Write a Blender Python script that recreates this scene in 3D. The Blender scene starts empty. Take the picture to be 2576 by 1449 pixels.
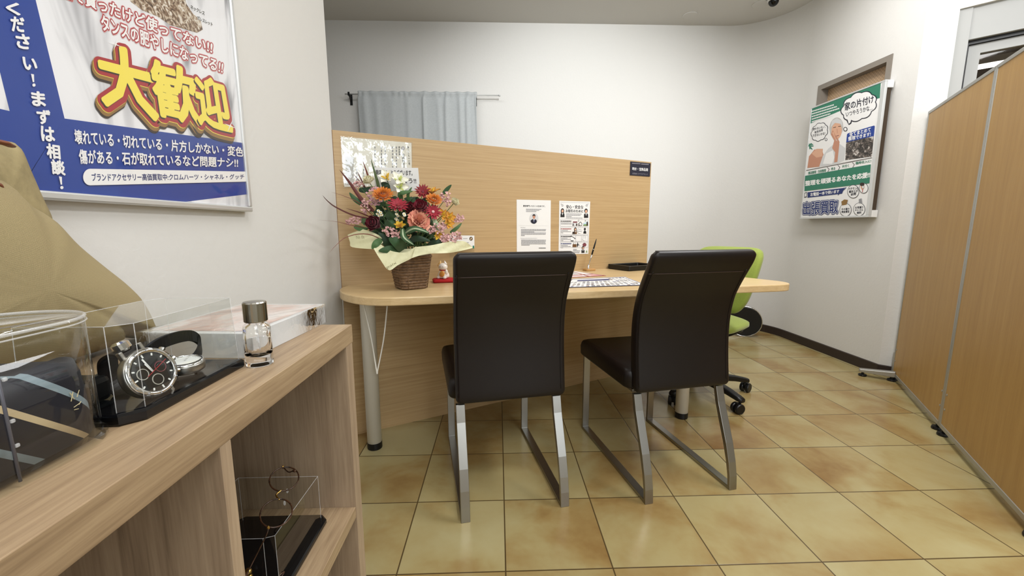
import bpy, math, random
from mathutils import Vector, Matrix, Euler
random.seed(7)
scn = bpy.context.scene
COL = scn.collection
pi = math.pi
V3 = Vector

# ------------------------------------------------------------------ camera
F_PX, W_PX, H_PX = 1034.473, 2576.0, 1449.0
YAW, PITCH, ROLL = -0.033566, -0.148124, -0.00167
CAM = V3((-0.015169, -1.011309, 0.944968))
_base = Matrix(((1, 0, 0), (0, 0, 1), (0, -1, 0)))
ROT = Matrix.Rotation(-ROLL, 3, 'Z') @ Matrix.Rotation(-PITCH, 3, 'X') @ _base @ Matrix.Rotation(-YAW, 3, 'Z')
CAMROT = ROT.transposed()
cd = bpy.data.cameras.new('camera'); cam = bpy.data.objects.new('camera', cd); COL.objects.link(cam)
cd.sensor_width = 36.0; cd.lens = 36.0 * F_PX / W_PX; cd.clip_start = 0.01; cd.clip_end = 60
cam.matrix_world = Matrix.Translation(CAM) @ CAMROT.to_4x4()
scn.camera = cam

# ------------------------------------------------------------------ world, lights, exposure
wd = bpy.data.worlds.new('world'); scn.world = wd; wd.use_nodes = True
wd.node_tree.nodes['Background'].inputs[0].default_value = (0.80, 0.88, 1.0, 1)
wd.node_tree.nodes['Background'].inputs[1].default_value = 0.35
scn.view_settings.view_transform = 'Standard'; scn.view_settings.look = 'None'
scn.view_settings.exposure = 0.20; scn.view_settings.gamma = 1.0
scn.view_settings.use_curve_mapping = False
scn.cycles.transparent_max_bounces = 32
def lamp(name, kind, loc, energy, color=(1, 1, 1), size=(0.3, 0.3), aim=None, **kw):
    l = bpy.data.lights.new(name, kind); l.energy = energy; l.color = color
    if kind == 'AREA':
        l.shape = 'RECTANGLE'; l.size, l.size_y = size
    for k, v in kw.items(): setattr(l, k, v)
    o = bpy.data.objects.new(name, l); COL.objects.link(o); o.location = loc
    if aim is not None:
        o.rotation_euler = (V3(aim) - V3(loc)).to_track_quat('-Z', 'Y').to_euler()
    return o
WARM = (0.985, 0.99, 1.0); COOL = (0.90, 0.95, 1.0)
lamp('ceiling_area_light', 'AREA', (0.45, -0.75, 2.63), 20, WARM, (1.2, 0.35), aim=(0.45, -0.75, 0))
lamp('ceiling_area_light', 'AREA', (0.35, -2.2, 2.63), 22, WARM, (1.2, 0.6), aim=(0.35, -2.2, 0))
lamp('ceiling_area_light', 'AREA', (1.65, 0.25, 2.63), 34, WARM, (0.35, 1.0), aim=(1.65, 0.25, 0))
lamp('ceiling_area_light', 'AREA', (1.75, 1.45, 2.63), 11, WARM, (0.6, 0.6), aim=(1.75, 1.45, 0))  # unseen fill, added to brighten the right part of the back wall
lamp('staff_side_light', 'AREA', (-0.6, 1.75, 2.63), 7, WARM, (0.8, 0.35), aim=(-0.6, 1.75, 0))
lamp('entrance_light', 'AREA', (3.25, -0.35, 2.55), 27, COOL, (0.8, 0.8), aim=(2.6, 1.4, 1.4))
lamp('daylight_stand_in', 'AREA', (1.5, -3.17, 1.45), 44, (0.82, 0.91, 1.0), (2.0, 1.9), aim=(1.4, 0.0, 1.2))  # unseen lamp standing for daylight, placed for the glare on the certificate sleeve
lamp('wall_downlight', 'SPOT', (0.55, 0.9, 2.62), 100, (0.95, 0.98, 1.0), aim=(0.66, 2.8, 1.85), spot_size=math.radians(88), spot_blend=1.0, shadow_soft_size=0.06)

# ------------------------------------------------------------------ photograph rays (pixel of the 2576 x 1449 frame to a point on a plane of the room)
def ray(px, py): return CAMROT @ V3(((px - W_PX / 2) / F_PX, -(py - H_PX / 2) / F_PX, -1.0))
def onplane(q, pt, n):
    d = ray(*q); n = V3(n); return CAM + d * ((V3(pt) - CAM).dot(n) / d.dot(n))
def atx(q, x): return onplane(q, (x, 0, 0), (1, 0, 0))
def aty(q, y): return onplane(q, (0, y, 0), (0, 1, 0))
def atz(q, z): return onplane(q, (0, 0, z), (0, 0, 1))

# ------------------------------------------------------------------ materials
def lin(h):
    h = h.lstrip('#'); c = [int(h[i:i + 2], 16) / 255 for i in (0, 2, 4)]
    return tuple(x / 12.92 if x <= 0.04045 else ((x + 0.055) / 1.055) ** 2.4 for x in c) + (1.0,)
class NT:
    def __init__(s, name):
        s.m = bpy.data.materials.new(name); s.m.use_nodes = True; s.t = s.m.node_tree
        s.p = s.t.nodes['Principled BSDF']; s.out = s.t.nodes['Material Output']
    def n(s, typ, **kw):
        x = s.t.nodes.new(typ)
        for k, v in kw.items():
            if k.startswith('i_'): x.inputs[k[2:].replace('_', ' ')].default_value = v
            else: setattr(x, k, v)
        return x
    def l(s, a, ao, b, bi): s.t.links.new(a.outputs[ao], b.inputs[bi])
    def coords(s, scale=(1, 1, 1), rot=(0, 0, 0)):
        tc = s.n('ShaderNodeTexCoord'); mp = s.n('ShaderNodeMapping'); s.l(tc, 'Object', mp, 'Vector')
        mp.inputs['Scale'].default_value = scale; mp.inputs['Rotation'].default_value = rot
        return mp
    def ramp(s, stops):
        r = s.n('ShaderNodeValToRGB'); e = r.color_ramp.elements
        while len(e) < len(stops): e.new(0.5)
        for x, (p, c) in zip(e, stops): x.position = p; x.color = c
        return r
    def bump(s, src, so, strength, dist):
        b = s.n('ShaderNodeBump'); b.inputs['Strength'].default_value = strength; b.inputs['Distance'].default_value = dist
        s.l(src, so, b, 'Height'); s.l(b, 'Normal', s.p, 'Normal'); return b
def mat(name, col, rough=0.5, metal=0.0, noise=0.0, nscale=40, bump=0.0, bscale=200, bdist=0.001, coat=0.0, sheen=0.0, spec=0.5, trans=0.0, ior=1.45):
    k = NT(name); p = k.p; c = lin(col) if isinstance(col, str) else col
    p.inputs['Base Color'].default_value = c; p.inputs['Roughness'].default_value = rough; p.inputs['Metallic'].default_value = metal
    p.inputs['Coat Weight'].default_value = coat; p.inputs['Specular IOR Level'].default_value = spec
    p.inputs['Transmission Weight'].default_value = trans; p.inputs['IOR'].default_value = ior
    if sheen: p.inputs['Sheen Weight'].default_value = sheen
    if noise:
        mp = k.coords(); nz = k.n('ShaderNodeTexNoise', i_Scale=nscale, i_Detail=3.0); k.l(mp, 0, nz, 'Vector')
        a = tuple(x * (1 - noise) for x in c[:3]) + (1,); b = tuple(min(1, x * (1 + noise)) for x in c[:3]) + (1,)
        r = k.ramp([(0.3, a), (0.7, b)]); k.l(nz, 0, r, 0); k.l(r, 0, p, 'Base Color')
    if bump:
        mp = k.coords(); nz = k.n('ShaderNodeTexNoise', i_Scale=bscale, i_Detail=4.0); k.l(mp, 0, nz, 'Vector')
        k.bump(nz, 0, bump, bdist)
    return k.m
def wood(name, stops, scale, rough=0.38, rot=(0, 0, 0), detail_mix=0.35, bump=0.06):
    k = NT(name); mp = k.coords(scale, rot)
    a = k.n('ShaderNodeTexNoise', i_Scale=1.0, i_Detail=6.0, i_Roughness=0.62, i_Distortion=0.3); k.l(mp, 0, a, 'Vector')
    b = k.n('ShaderNodeTexNoise', i_Scale=5.5, i_Detail=4.0); k.l(mp, 0, b, 'Vector')
    mx = k.n('ShaderNodeMix', data_type='FLOAT'); mx.inputs[0].default_value = detail_mix
    k.l(a, 0, mx, 2); k.l(b, 0, mx, 3)
    r = k.ramp([(p, lin(c)) for p, c in stops]); k.l(mx, 0, r, 0); k.l(r, 0, k.p, 'Base Color')
    k.p.inputs['Roughness'].default_value = rough; k.bump(mx, 0, bump, 0.001); return k.m
def plaster(name, col, strength=0.35):
    k = NT(name); mp = k.coords()
    a = k.n('ShaderNodeTexNoise', i_Scale=55.0, i_Detail=5.0, i_Distortion=0.8); k.l(mp, 0, a, 'Vector')
    b = k.n('ShaderNodeTexVoronoi', i_Scale=38.0); k.l(mp, 0, b, 'Vector')
    mx = k.n('ShaderNodeMix', data_type='FLOAT'); mx.inputs[0].default_value = 0.25; k.l(a, 0, mx, 2); k.l(b, 0, mx, 3)
    k.p.inputs['Base Color'].default_value = lin(col); k.p.inputs['Roughness'].default_value = 0.75
    k.bump(mx, 0, strength, 0.003); return k.m
def acrylic(name, tint=(0.96, 0.97, 0.96, 1), boost=1.0, rough=0.03, bump=0.0, bscale=30):
    k = NT(name); tr = k.n('ShaderNodeBsdfTransparent'); tr.inputs[0].default_value = tint
    gl = k.n('ShaderNodeBsdfGlossy'); gl.inputs['Roughness'].default_value = rough; gl.inputs[0].default_value = (1, 1, 1, 1)
    fr = k.n('ShaderNodeFresnel'); ge = k.n('ShaderNodeNewGeometry'); io = k.n('ShaderNodeMix', data_type='FLOAT'); io.inputs[2].default_value = 1.49; io.inputs[3].default_value = 1 / 1.49
    k.l(ge, 'Backfacing', io, 0); k.l(io, 0, fr, 'IOR'); ml = k.n('ShaderNodeMath', operation='MULTIPLY'); ml.inputs[1].default_value = boost
    k.l(fr, 0, ml, 0); mx = k.n('ShaderNodeMixShader'); k.l(ml, 0, mx, 0); k.l(tr, 0, mx, 1); k.l(gl, 0, mx, 2)
    k.l(mx, 0, k.out, 'Surface'); k.t.nodes.remove(k.p)
    if bump:
        mp = k.coords(); nz = k.n('ShaderNodeTexNoise', i_Scale=bscale, i_Detail=3.0); k.l(mp, 0, nz, 'Vector')
        b = k.n('ShaderNodeBump'); b.inputs['Strength'].default_value = bump; b.inputs['Distance'].default_value = 0.01
        k.l(nz, 0, b, 'Height'); k.l(b, 0, gl, 'Normal'); k.l(b, 0, fr, 'Normal')
    return k.m
def emit(name, col, s):
    k = NT(name); k.p.inputs['Base Color'].default_value = (0, 0, 0, 1)
    k.p.inputs['Emission Color'].default_value = lin(col); k.p.inputs['Emission Strength'].default_value = s; return k.m
def floor_mat():
    k = NT('floor_tiles'); T = 0.30
    tc = k.n('ShaderNodeTexCoord'); sx = k.n('ShaderNodeSeparateXYZ'); k.l(tc, 'Object', sx, 0)
    def mth(op, a, b=None):
        x = k.n('ShaderNodeMath', operation=op)
        for i, q in enumerate((a, b)):
            if q is None: continue
            if isinstance(q, tuple): k.l(q[0], q[1], x, i)
            else: x.inputs[i].default_value = q
        return x
    dist = []; cells = []
    for ax in (0, 1):
        u = mth('DIVIDE', (sx, ax), T); fr = mth('FRACT', (u, 0)); fl = mth('FLOOR', (u, 0)); cells.append(fl)
        inv = mth('SUBTRACT', 1.0, (fr, 0)); dist.append(mth('MINIMUM', (fr, 0), (inv, 0)))
    d = mth('MINIMUM', (dist[0], 0), (dist[1], 0))
    grout = k.ramp([(0.0045, (1, 1, 1, 1)), (0.0085, (0, 0, 0, 1))]); k.l(d, 0, grout, 0)
    cb = k.n('ShaderNodeCombineXYZ'); k.l(cells[0], 0, cb, 0); k.l(cells[1], 0, cb, 1)
    wn = k.n('ShaderNodeTexWhiteNoise', noise_dimensions='2D'); k.l(cb, 0, wn, 'Vector')
    off = k.n('ShaderNodeVectorMath', operation='SCALE'); off.inputs['Scale'].default_value = 7.0; k.l(wn, 'Color', off, 0)
    ad = k.n('ShaderNodeVectorMath', operation='ADD'); k.l(tc, 'Object', ad, 0); k.l(off, 0, ad, 1)
    n1 = k.n('ShaderNodeTexNoise', i_Scale=3.0, i_Detail=4.0, i_Roughness=0.55, i_Distortion=0.4); k.l(ad, 0, n1, 'Vector')
    n2 = k.n('ShaderNodeTexNoise', i_Scale=60.0, i_Detail=3.0); k.l(ad, 0, n2, 'Vector')
    tv = mth('MULTIPLY', (wn, 'Value'), 0.16); s1 = mth('ADD', (n1, 0), (tv, 0)); n2s = mth('MULTIPLY', (n2, 0), 0.06); s2 = mth('ADD', (s1, 0), (n2s, 0))
    r = k.ramp([(0.44, lin('#a69a70')), (0.60, lin('#9f8f62')), (0.74, lin('#92794b')), (0.90, lin('#7c5b30'))]); k.l(s2, 0, r, 0)
    mx = k.n('ShaderNodeMix', data_type='RGBA'); k.l(grout, 0, mx, 0); k.l(r, 0, mx, 6); mx.inputs[7].default_value = lin('#4a3a22')
    k.l(mx, 2, k.p, 'Base Color')
    ro = mth('MULTIPLY', (n1, 0), 0.12); ro2 = mth('ADD', (ro, 0), 0.17); k.l(ro2, 0, k.p, 'Roughness')
    hb = mth('MULTIPLY', (grout, 0), -1.0); n3 = k.n('ShaderNodeTexNoise', i_Scale=9.0, i_Detail=2.0); k.l(tc, 'Object', n3, 'Vector')
    h2 = mth('MULTIPLY', (n3, 0), 0.5); hs = mth('ADD', (hb, 0), (h2, 0))
    k.bump(hs, 0, 0.25, 0.0012); return k.m

M = {}
M['wall'] = plaster('wall_plaster', '#d6d4cf', 0.30)
M['ceil'] = mat('ceiling_paint', '#cac8c3', 0.9)
M['floor'] = floor_mat()
M['desk'] = wood('beech_laminate', [(0.30, '#bd9f70'), (0.5, '#ceb284'), (0.68, '#d9c094')], (3.0, 60, 60), 0.32)
M['panel'] = wood('oak_laminate', [(0.28, '#a2865c'), (0.48, '#b6986c'), (0.68, '#c3a77d')], (1.6, 40, 150), 0.42)
M['shelf'] = wood('ash_laminate_long', [(0.28, '#78624a'), (0.45, '#957d60'), (0.6, '#aa9272'), (0.75, '#bda888')], (60, 2.6, 60), 0.42)
M['shelfv'] = wood('ash_laminate_upright', [(0.28, '#7a6752'), (0.45, '#98826a'), (0.62, '#ab957b'), (0.78, '#b9a58b')], (60, 60, 2.4), 0.45)
M['screenwood'] = wood('screen_beech', [(0.3, '#a57e42'), (0.5, '#b0894b'), (0.7, '#b89255')], (30, 30, 1.6), 0.42, bump=0.03)
M['leather'] = mat('brown_black_leather', '#150e0c', 0.40, bump=0.08, bscale=420, bdist=0.0006, spec=0.4)
M['leather_seam'] = mat('leather_seam', '#3a2a22', 0.5)
M['steel'] = mat('brushed_steel', '#9d9a94', 0.34, 1.0, bump=0.04, bscale=90)
M['chrome'] = mat('chrome', '#d9d9d9', 0.10, 1.0)
M['alu'] = mat('aluminium', '#b4b3ae', 0.42, 0.85)
M['alu_light'] = mat('pale_aluminium', '#d6d7d6', 0.38, 0.6)
M['white_metal'] = mat('white_painted_metal', '#efebe0', 0.35)
M['black'] = mat('black_plastic', '#0e0e0f', 0.38)
M['black_gloss'] = mat('black_gloss', '#08080a', 0.12)
M['white'] = mat('white_plastic', '#e4e4e2', 0.4)
M['green'] = mat('lime_fabric', '#8e9e40', 0.85, noise=0.08, nscale=300, bump=0.25, bscale=600, bdist=0.0008, sheen=0.3)
M['curtain'] = mat('grey_curtain_cloth', '#b4b8b8', 0.9, noise=0.04, nscale=80, bump=0.15, bscale=700, bdist=0.0006)
M['baseboard'] = mat('dark_brown_vinyl', '#2e231d', 0.45)
M['winframe'] = mat('bronze_window_frame', '#857d73', 0.45)
M['paper'] = mat('white_paper', '#e6e5e2', 0.6)
M['ivory_paper'] = mat('ivory_paper', '#e9e6d8', 0.6)
M['clear'] = acrylic('clear_acrylic')
k = NT('frosted_edge'); tr = k.n('ShaderNodeBsdfTransparent'); mx = k.n('ShaderNodeMixShader'); mx.inputs[0].default_value = 0.30; k.l(tr, 0, mx, 1); k.l(k.p, 0, mx, 2); k.l(mx, 0, k.out, 'Surface')
k.p.inputs['Base Color'].default_value = (0.8, 0.8, 0.8, 1); k.p.inputs['Roughness'].default_value = 0.15; M['clear_rim'] = k.m
M['clear_edge'] = M['clear_rim']
M['lens'] = acrylic('spectacle_lens', (0.97, 0.97, 0.97, 1), 0.35)
M['darkedge'] = mat('acrylic_dark_edge', '#55555c', 0.15)
def ink(name, col, rough=0.5): 
    M[name] = mat('ink_' + name, col, rough); return M[name]
for n, c in dict(i_white='#ecebe9', i_navy='#1d2f6b', i_blue='#203f90', i_black='#1c1c1e', i_red='#a32a30', i_pink='#dba3a3', i_yellow='#eedb55', i_gold='#8c6a35', i_dark='#33251d',
                 i_green='#2f7a60', i_grey='#8f8f92', i_lgrey='#cfcfcf', i_skin='#d9a98c', i_skin2='#c18a70', i_hair='#bdbab5', i_tgreen='#79975c', i_dnavy='#17182b', i_lbl='#8b8890',
                 i_brown='#6b4a2a', i_maroon='#7a3f46', i_redtxt='#a05050', i_silver='#b8b4ab', i_teal='#bcd4de').items(): ink(n, c)

# ------------------------------------------------------------------ mesh helper
class MB:
    def __init__(s): s.v = []; s.f = []; s.m = []
    def add(s, vs, fs, mi=0):
        b = len(s.v); s.v += [V3(x) for x in vs]; s.f += [tuple(b + i for i in f) for f in fs]; s.m += [mi] * len(fs); return s
    def box(s, c, d, mi=0, R=None):
        c = V3(c); h = V3(d) / 2
        vs = [V3((x * h.x, y * h.y, z * h.z)) for x in (-1, 1) for y in (-1, 1) for z in (-1, 1)]
        if R is not None: vs = [R @ x for x in vs]
        return s.add([c + x for x in vs], [(0, 1, 3, 2), (4, 6, 7, 5), (0, 4, 5, 1), (2, 3, 7, 6), (0, 2, 6, 4), (1, 5, 7, 3)], mi)
    def b2(s, lo, hi, mi=0):
        lo, hi = V3(lo), V3(hi); return s.box((lo + hi) / 2, hi - lo, mi)
    def loft(s, rings, cap=(True, True), mi=0, closed=True):
        n = len(rings[0]); vs = [p for r in rings for p in r]; fs = []
        for i in range(len(rings) - 1):
            for j in range(n if closed else n - 1):
                a = i * n + j; b = i * n + (j + 1) % n; fs.append((a, b, b + n, a + n))
        if cap[0]: fs.append(tuple(reversed(range(n))))
        if cap[1]: fs.append(tuple((len(rings) - 1) * n + j for j in range(n)))
        return s.add(vs, fs, mi)
    def prism(s, poly, z0, z1, mi=0): return s.loft([[(x, y, z0) for x, y in poly], [(x, y, z1) for x, y in poly]], mi=mi)
    def extr(s, pts, vec, mi=0):
        v = V3(vec); return s.loft([[V3(p) for p in pts], [V3(p) + v for p in pts]], mi=mi)
    def tube(s, path, r, n=8, mi=0, cap=(True, True), flat=1.0):
        P = [V3(p) for p in path]; R = r if isinstance(r, (list, tuple)) else [r] * len(P)
        t0 = (P[1] - P[0]).normalized(); up = V3((0, 0, 1)) if abs(t0.z) < 0.9 else V3((1, 0, 0))
        nx = t0.cross(up).normalized(); rings = []
        for i, p in enumerate(P):
            t = ((P[min(i + 1, len(P) - 1)] - P[max(i - 1, 0)])).normalized()
            nx = (nx - t * nx.dot(t)).normalized(); ny = t.cross(nx)
            rings.append([p + nx * R[i] * math.cos(a) + ny * R[i] * flat * math.sin(a) for a in [2 * pi * k / n for k in range(n)]])
        return s.loft(rings, cap, mi)
    def ring(s, path, r, n=6, mi=0):
        P = [V3(p) for p in path]; N = len(P); nrm = (P[1] - P[0]).cross(P[N // 3] - P[0]).normalized(); vs = []; fs = []
        for i in range(N):
            t = (P[(i + 1) % N] - P[i - 1]).normalized(); a = t.cross(nrm).normalized()
            vs += [P[i] + a * r * math.cos(q) + nrm * r * math.sin(q) for q in [2 * pi * k / n for k in range(n)]]
        for i in range(N):
            for j in range(n): fs.append((i * n + j, i * n + (j + 1) % n, ((i + 1) % N) * n + (j + 1) % n, ((i + 1) % N) * n + j))
        return s.add(vs, fs, mi)
    def lathe(s, prof, n=24, c=(0, 0, 0), mi=0, cap=(True, True), R=None):
        c = V3(c); rings = []
        for r, z in prof:
            q = [V3((r * math.cos(2 * pi * k / n), r * math.sin(2 * pi * k / n), z)) for k in range(n)]
            if R is not None: q = [R @ x for x in q]
            rings.append([c + x for x in q])
        return s.loft(rings, cap, mi)
    def ell(s, c, rad, nu=10, nv=7, mi=0, R=None):
        c = V3(c); rings = []
        for i in range(nv + 1):
            th = pi * (i + 0.02) / (nv + 0.04)
            q = [V3((rad[0] * math.sin(th) * math.cos(2 * pi * k / nu), rad[1] * math.sin(th) * math.sin(2 * pi * k / nu), -rad[2] * math.cos(th))) for k in range(nu)]
            if R is not None: q = [R @ x for x in q]
            rings.append([c + x for x in q])
        return s.loft(rings, mi=mi)
    def grid(s, rows, mi=0):
        n = len(rows[0]); return s.loft(rows, (False, False), mi, closed=False)
    def build(s, name, mats, parent=None, smooth=False, world=False, bevel=0.0, seg=2, sub=0, solid=0.0, angle=40):
        me = bpy.data.meshes.new(name)
        vs = s.v
        if world and parent is not None:
            inv = wm(parent).inverted(); vs = [inv @ v for v in vs]
        me.from_pydata([tuple(v) for v in vs], [], s.f); me.validate(); me.update()
        mats = mats if isinstance(mats, (list, tuple)) else [mats]
        for m in mats: me.materials.append(m)
        if len(me.polygons) == len(s.m):
            me.polygons.foreach_set('material_index', s.m)
        if smooth: me.polygons.foreach_set('use_smooth', [True] * len(me.polygons))
        o = bpy.data.objects.new(name, me); COL.objects.link(o)
        if parent is not None: o.parent = parent
        if solid:
            x = o.modifiers.new('solid', 'SOLIDIFY'); x.thickness = solid; x.offset = 0
        if bevel:
            x = o.modifiers.new('bevel', 'BEVEL'); x.width = bevel; x.segments = seg; x.limit_method = 'ANGLE'; x.angle_limit = math.radians(angle)
        if sub:
            x = o.modifiers.new('sub', 'SUBSURF'); x.levels = sub; x.render_levels = sub
        return o
def wm(o):
    m = o.matrix_basis.copy(); p = o.parent
    while p is not None: m = p.matrix_basis @ m; p = p.parent
    return m
def tag(o, label=None, cat=None, group=None, kind=None):
    for k, v in (('label', label), ('category', cat), ('group', group), ('kind', kind)):
        if v: o[k] = v
    return o
def thing(name, label, cat, loc=(0, 0, 0), rz=0.0, group=None, kind=None):
    o = bpy.data.objects.new(name, None); COL.objects.link(o); o.location = loc; o.rotation_euler = (0, 0, rz); o.empty_display_size = 0.05
    return tag(o, label, cat, group, kind)
def dup(o, parent=None):
    c = o.copy(); COL.objects.link(c); c.parent = parent
    for ch in [x for x in o.children]: dup(ch, c)
    return c
def rrect(w, h, r, n=4):
    pts = []
    for cx, cy, a0 in ((w / 2 - r, h / 2 - r, 0), (-w / 2 + r, h / 2 - r, pi / 2), (-w / 2 + r, -h / 2 + r, pi), (w / 2 - r, -h / 2 + r, 1.5 * pi)):
        for k in range(n + 1):
            a = a0 + pi / 2 * k / n; pts.append((cx + r * math.cos(a), cy + r * math.sin(a)))
    return pts
def lerp(a, b, t): return a + (b - a) * t
def crv(pts, n):
    """smooth (Catmull-Rom) resampling of a point list"""
    P = [V3(p) for p in pts]; out = []; segs = len(P) - 1
    for i in range(n):
        u = i / (n - 1) * segs; k = min(int(u), segs - 1); t = u - k
        p0, p1, p2, p3 = P[max(k - 1, 0)], P[k], P[k + 1], P[min(k + 2, segs)]
        out.append(0.5 * ((2 * p1) + (p2 - p0) * t + (2 * p0 - 5 * p1 + 4 * p2 - p3) * t * t + (3 * p1 - p0 - 3 * p2 + p3) * t ** 3))
    return out
def interp(tab, x):
    for (a, b), (c, d) in zip(tab, tab[1:]):
        if x <= c: return lerp(b, d, max(0, (x - a) / (c - a)))
    return tab[-1][1]

# ------------------------------------------------------------------ printing: flat inks and lettering on a real sheet
_tc = {}
def glyphs(s):
    if s not in _tc:
        c = bpy.data.curves.new('t', 'FONT'); c.body = s; c.size = 1; c.resolution_u = 2
        o = bpy.data.objects.new('t', c); COL.objects.link(o)
        dg = bpy.context.evaluated_depsgraph_get(); me = bpy.data.meshes.new_from_object(o.evaluated_get(dg))
        vs = [(v.co.x, v.co.y) for v in me.vertices]; fs = [tuple(p.vertices) for p in me.polygons]
        bpy.data.objects.remove(o); bpy.data.curves.remove(c); bpy.data.meshes.remove(me)
        x0 = min(v[0] for v in vs); x1 = max(v[0] for v in vs); y0 = min(v[1] for v in vs); y1 = max(v[1] for v in vs)
        _tc[s] = ([((x - x0) / (x1 - x0), (y - y0) / (y1 - y0)) for x, y in vs], fs, x1 - x0, y1 - y0)
    return _tc[s]
class Print:
    """ink polygons given by photograph pixels, laid on a plane of the room"""
    def __init__(s, pt, n, z=lambda q: q):
        s.pt = V3(pt); s.n = V3(n).normalized(); s.q = z; s.mb = MB(); s.mats = []; s.k = 0
    def mi(s, m):
        if m not in s.mats: s.mats.append(m)
        return s.mats.index(m)
    def P(s, q, layer=0): return onplane(s.q(q), s.pt, s.n) + s.n * (0.0002 * layer + 2.5e-6 * s.k)
    def poly(s, pts, m, layer=1):
        s.k += 1; s.mb.add([s.P(p, layer) for p in pts], [tuple(range(len(pts)))], s.mi(M[m])); return s
    def ell(s, c, rx, ry, m, layer=1, n=28, rot=0.0):
        return s.poly([(c[0] + rx * math.cos(a) * math.cos(rot) - ry * math.sin(a) * math.sin(rot), c[1] + rx * math.cos(a) * math.sin(rot) + ry * math.sin(a) * math.cos(rot)) for a in [2 * pi * k / n for k in range(n)]], m, layer)
    def circ(s, c, rx, ry, m='i_dnavy', layer=2, w=2.5, fill='i_white'):
        s.ell(c, rx, ry, m, layer); s.ell(c, rx - w, ry - w, fill, layer + 1)
    def line(s, a, b, w, m, layer=2):
        d = V3((b[0] - a[0], b[1] - a[1], 0)).normalized(); nx, ny = -d.y * w / 2, d.x * w / 2
        return s.poly([(a[0] + nx, a[1] + ny), (b[0] + nx, b[1] + ny), (b[0] - nx, b[1] - ny), (a[0] - nx, a[1] - ny)], m, layer)
    def text(s, t, quad, m, layer=2, bold=0.0, copies=8):
        """quad: TL, TR, BR, BL pixels of the ink box; bold: stroke thickening in em"""
        vs, fs, w, h = glyphs(t); TL, TR, BR, BL = quad
        sh = [(0, 0)]
        if bold: sh += [(bold * math.cos(2 * pi * k / copies), bold * math.sin(2 * pi * k / copies)) for k in range(copies)]
        for dx, dy in sh:
            pts = []; s.k += 1
            for x, y in vs:
                x = x + dx / w; y = y + dy / h
                top = (lerp(TL[0], TR[0], x), lerp(TL[1], TR[1], x)); bot = (lerp(BL[0], BR[0], x), lerp(BL[1], BR[1], x))
                pts.append(s.P((lerp(bot[0], top[0], y), lerp(bot[1], top[1], y)), layer))
            s.mb.add(pts, fs, s.mi(M[m]))
        return s
    def rows(s, x0, x1, y, h, m, layer=2, slope=0.0, chop=0.06, seed=1, fill=0.8):
        """a line of print too small to read: a row of short dashes"""
        rnd = random.Random(seed); x = x0; u = max((x1 - x0) * chop, 1.2)
        while x < x1 - u * 0.4:
            L = u * rnd.uniform(0.5, 1.3); e = min(x + L * fill, x1)
            s.poly([(x, y + slope * (x - x0)), (e, y + slope * (e - x0)), (e, y + h + slope * (e - x0)), (x, y + h + slope * (x - x0))], m, layer); x += L
        return s
    def build(s, name, parent): return s.mb.build(name, s.mats, parent, world=True)
def zm(ox, oy, k): return lambda q: (ox + q[0] * k, oy + q[1] * k)

# ================================================================== THE ROOM
ZC = 2.67; XL = -0.69; YB = 2.80; XR = 2.427; ARC = 0.455; AX, AY = XR - ARC, YB - ARC; YP = 1.452
def struct(mb, name, m, parent=None, **k):
    o = mb.build(name, m, parent, **k); o['kind'] = 'structure'; return o
fl = MB().b2((-2.4, -3.3, -0.05), (4.9, 2.95, 0.0)); struct(fl, 'floor', M['floor'])
ce = MB().b2((-2.4, -3.3, ZC), (4.9, 2.95, ZC + 0.06)); struct(ce, 'ceiling', M['ceil'])
struct(MB().b2((-0.83, -3.3, 0), (XL, 0.764, ZC)), 'wall_left', M['wall'])
struct(MB().b2((-2.4, 0.5, 0), (-2.3, 2.95, ZC)), 'wall_far', M['wall'])
struct(MB().b2((-2.4, -3.3, 0), (4.9, -3.2, ZC)), 'wall_front', M['wall'])
struct(MB().b2((4.8, -3.3, 0), (4.9, 2.95, ZC)), 'wall_side', M['wall'])
# back wall and the rounded corner that runs into the right wall
pts = [(-2.3, YB)] + [(AX + ARC * math.sin(a), AY + ARC * math.cos(a)) for a in [pi / 2 * k / 24 for k in range(25)]]
bk = MB(); bk.grid([[(x, y, 0) for x, y in pts], [(x, y, ZC) for x, y in pts]])
wb = struct(bk, 'wall_back', M['wall'], smooth=True)
# right wall with the opening of the small window
WY0, WY1, WZ0, WZ1 = 1.625, 2.222, 1.04, 1.996
wr = MB()
for (y0, y1, z0, z1) in ((YP, AY, 0, WZ0), (YP, AY, WZ1, ZC), (YP, WY0, WZ0, WZ1), (WY1, AY, WZ0, WZ1)): wr.b2((XR, y0, z0), (XR + 0.14, y1, z1))
struct(wr, 'wall_right', M['wall'])
# slanted entrance wall: pier, then the doorway with its aluminium sash
DV = V3((0.7071, -0.7071, 0)); NV = V3((-0.7071, -0.7071, 0)); PB = V3((XR, YP, 0))
def ent(t, d, z): return PB + DV * t - NV * d + V3((0, 0, z))
def entbox(mb, t0, t1, d0, d1, z0, z1, mi=0):
    mb.loft([[ent(t0, d0, z0), ent(t1, d0, z0), ent(t1, d1, z0), ent(t0, d1, z0)], [ent(t0, d0, z1), ent(t1, d0, z1), ent(t1, d1, z1), ent(t0, d1, z1)]], mi=mi); return mb
T0 = 0.135
ew = MB(); entbox(ew, 0.0, T0, 0, 0.25, 0, ZC); entbox(ew, T0, 2.6, 0, 0.25, 2.12, ZC); entbox(ew, 2.0, 3.4, 0, 0.25, 0, ZC)
struct(ew, 'wall_entrance', M['wall'])
M['door_paint'] = mat('grey_door_paint', '#a9a9a6', 0.5)
d2 = thing('door_1', 'grey framed glass door in the slanted wall behind the wooden screen', 'door', tuple(ent(T0, 0.1, 0)), 0, kind='structure')
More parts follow.
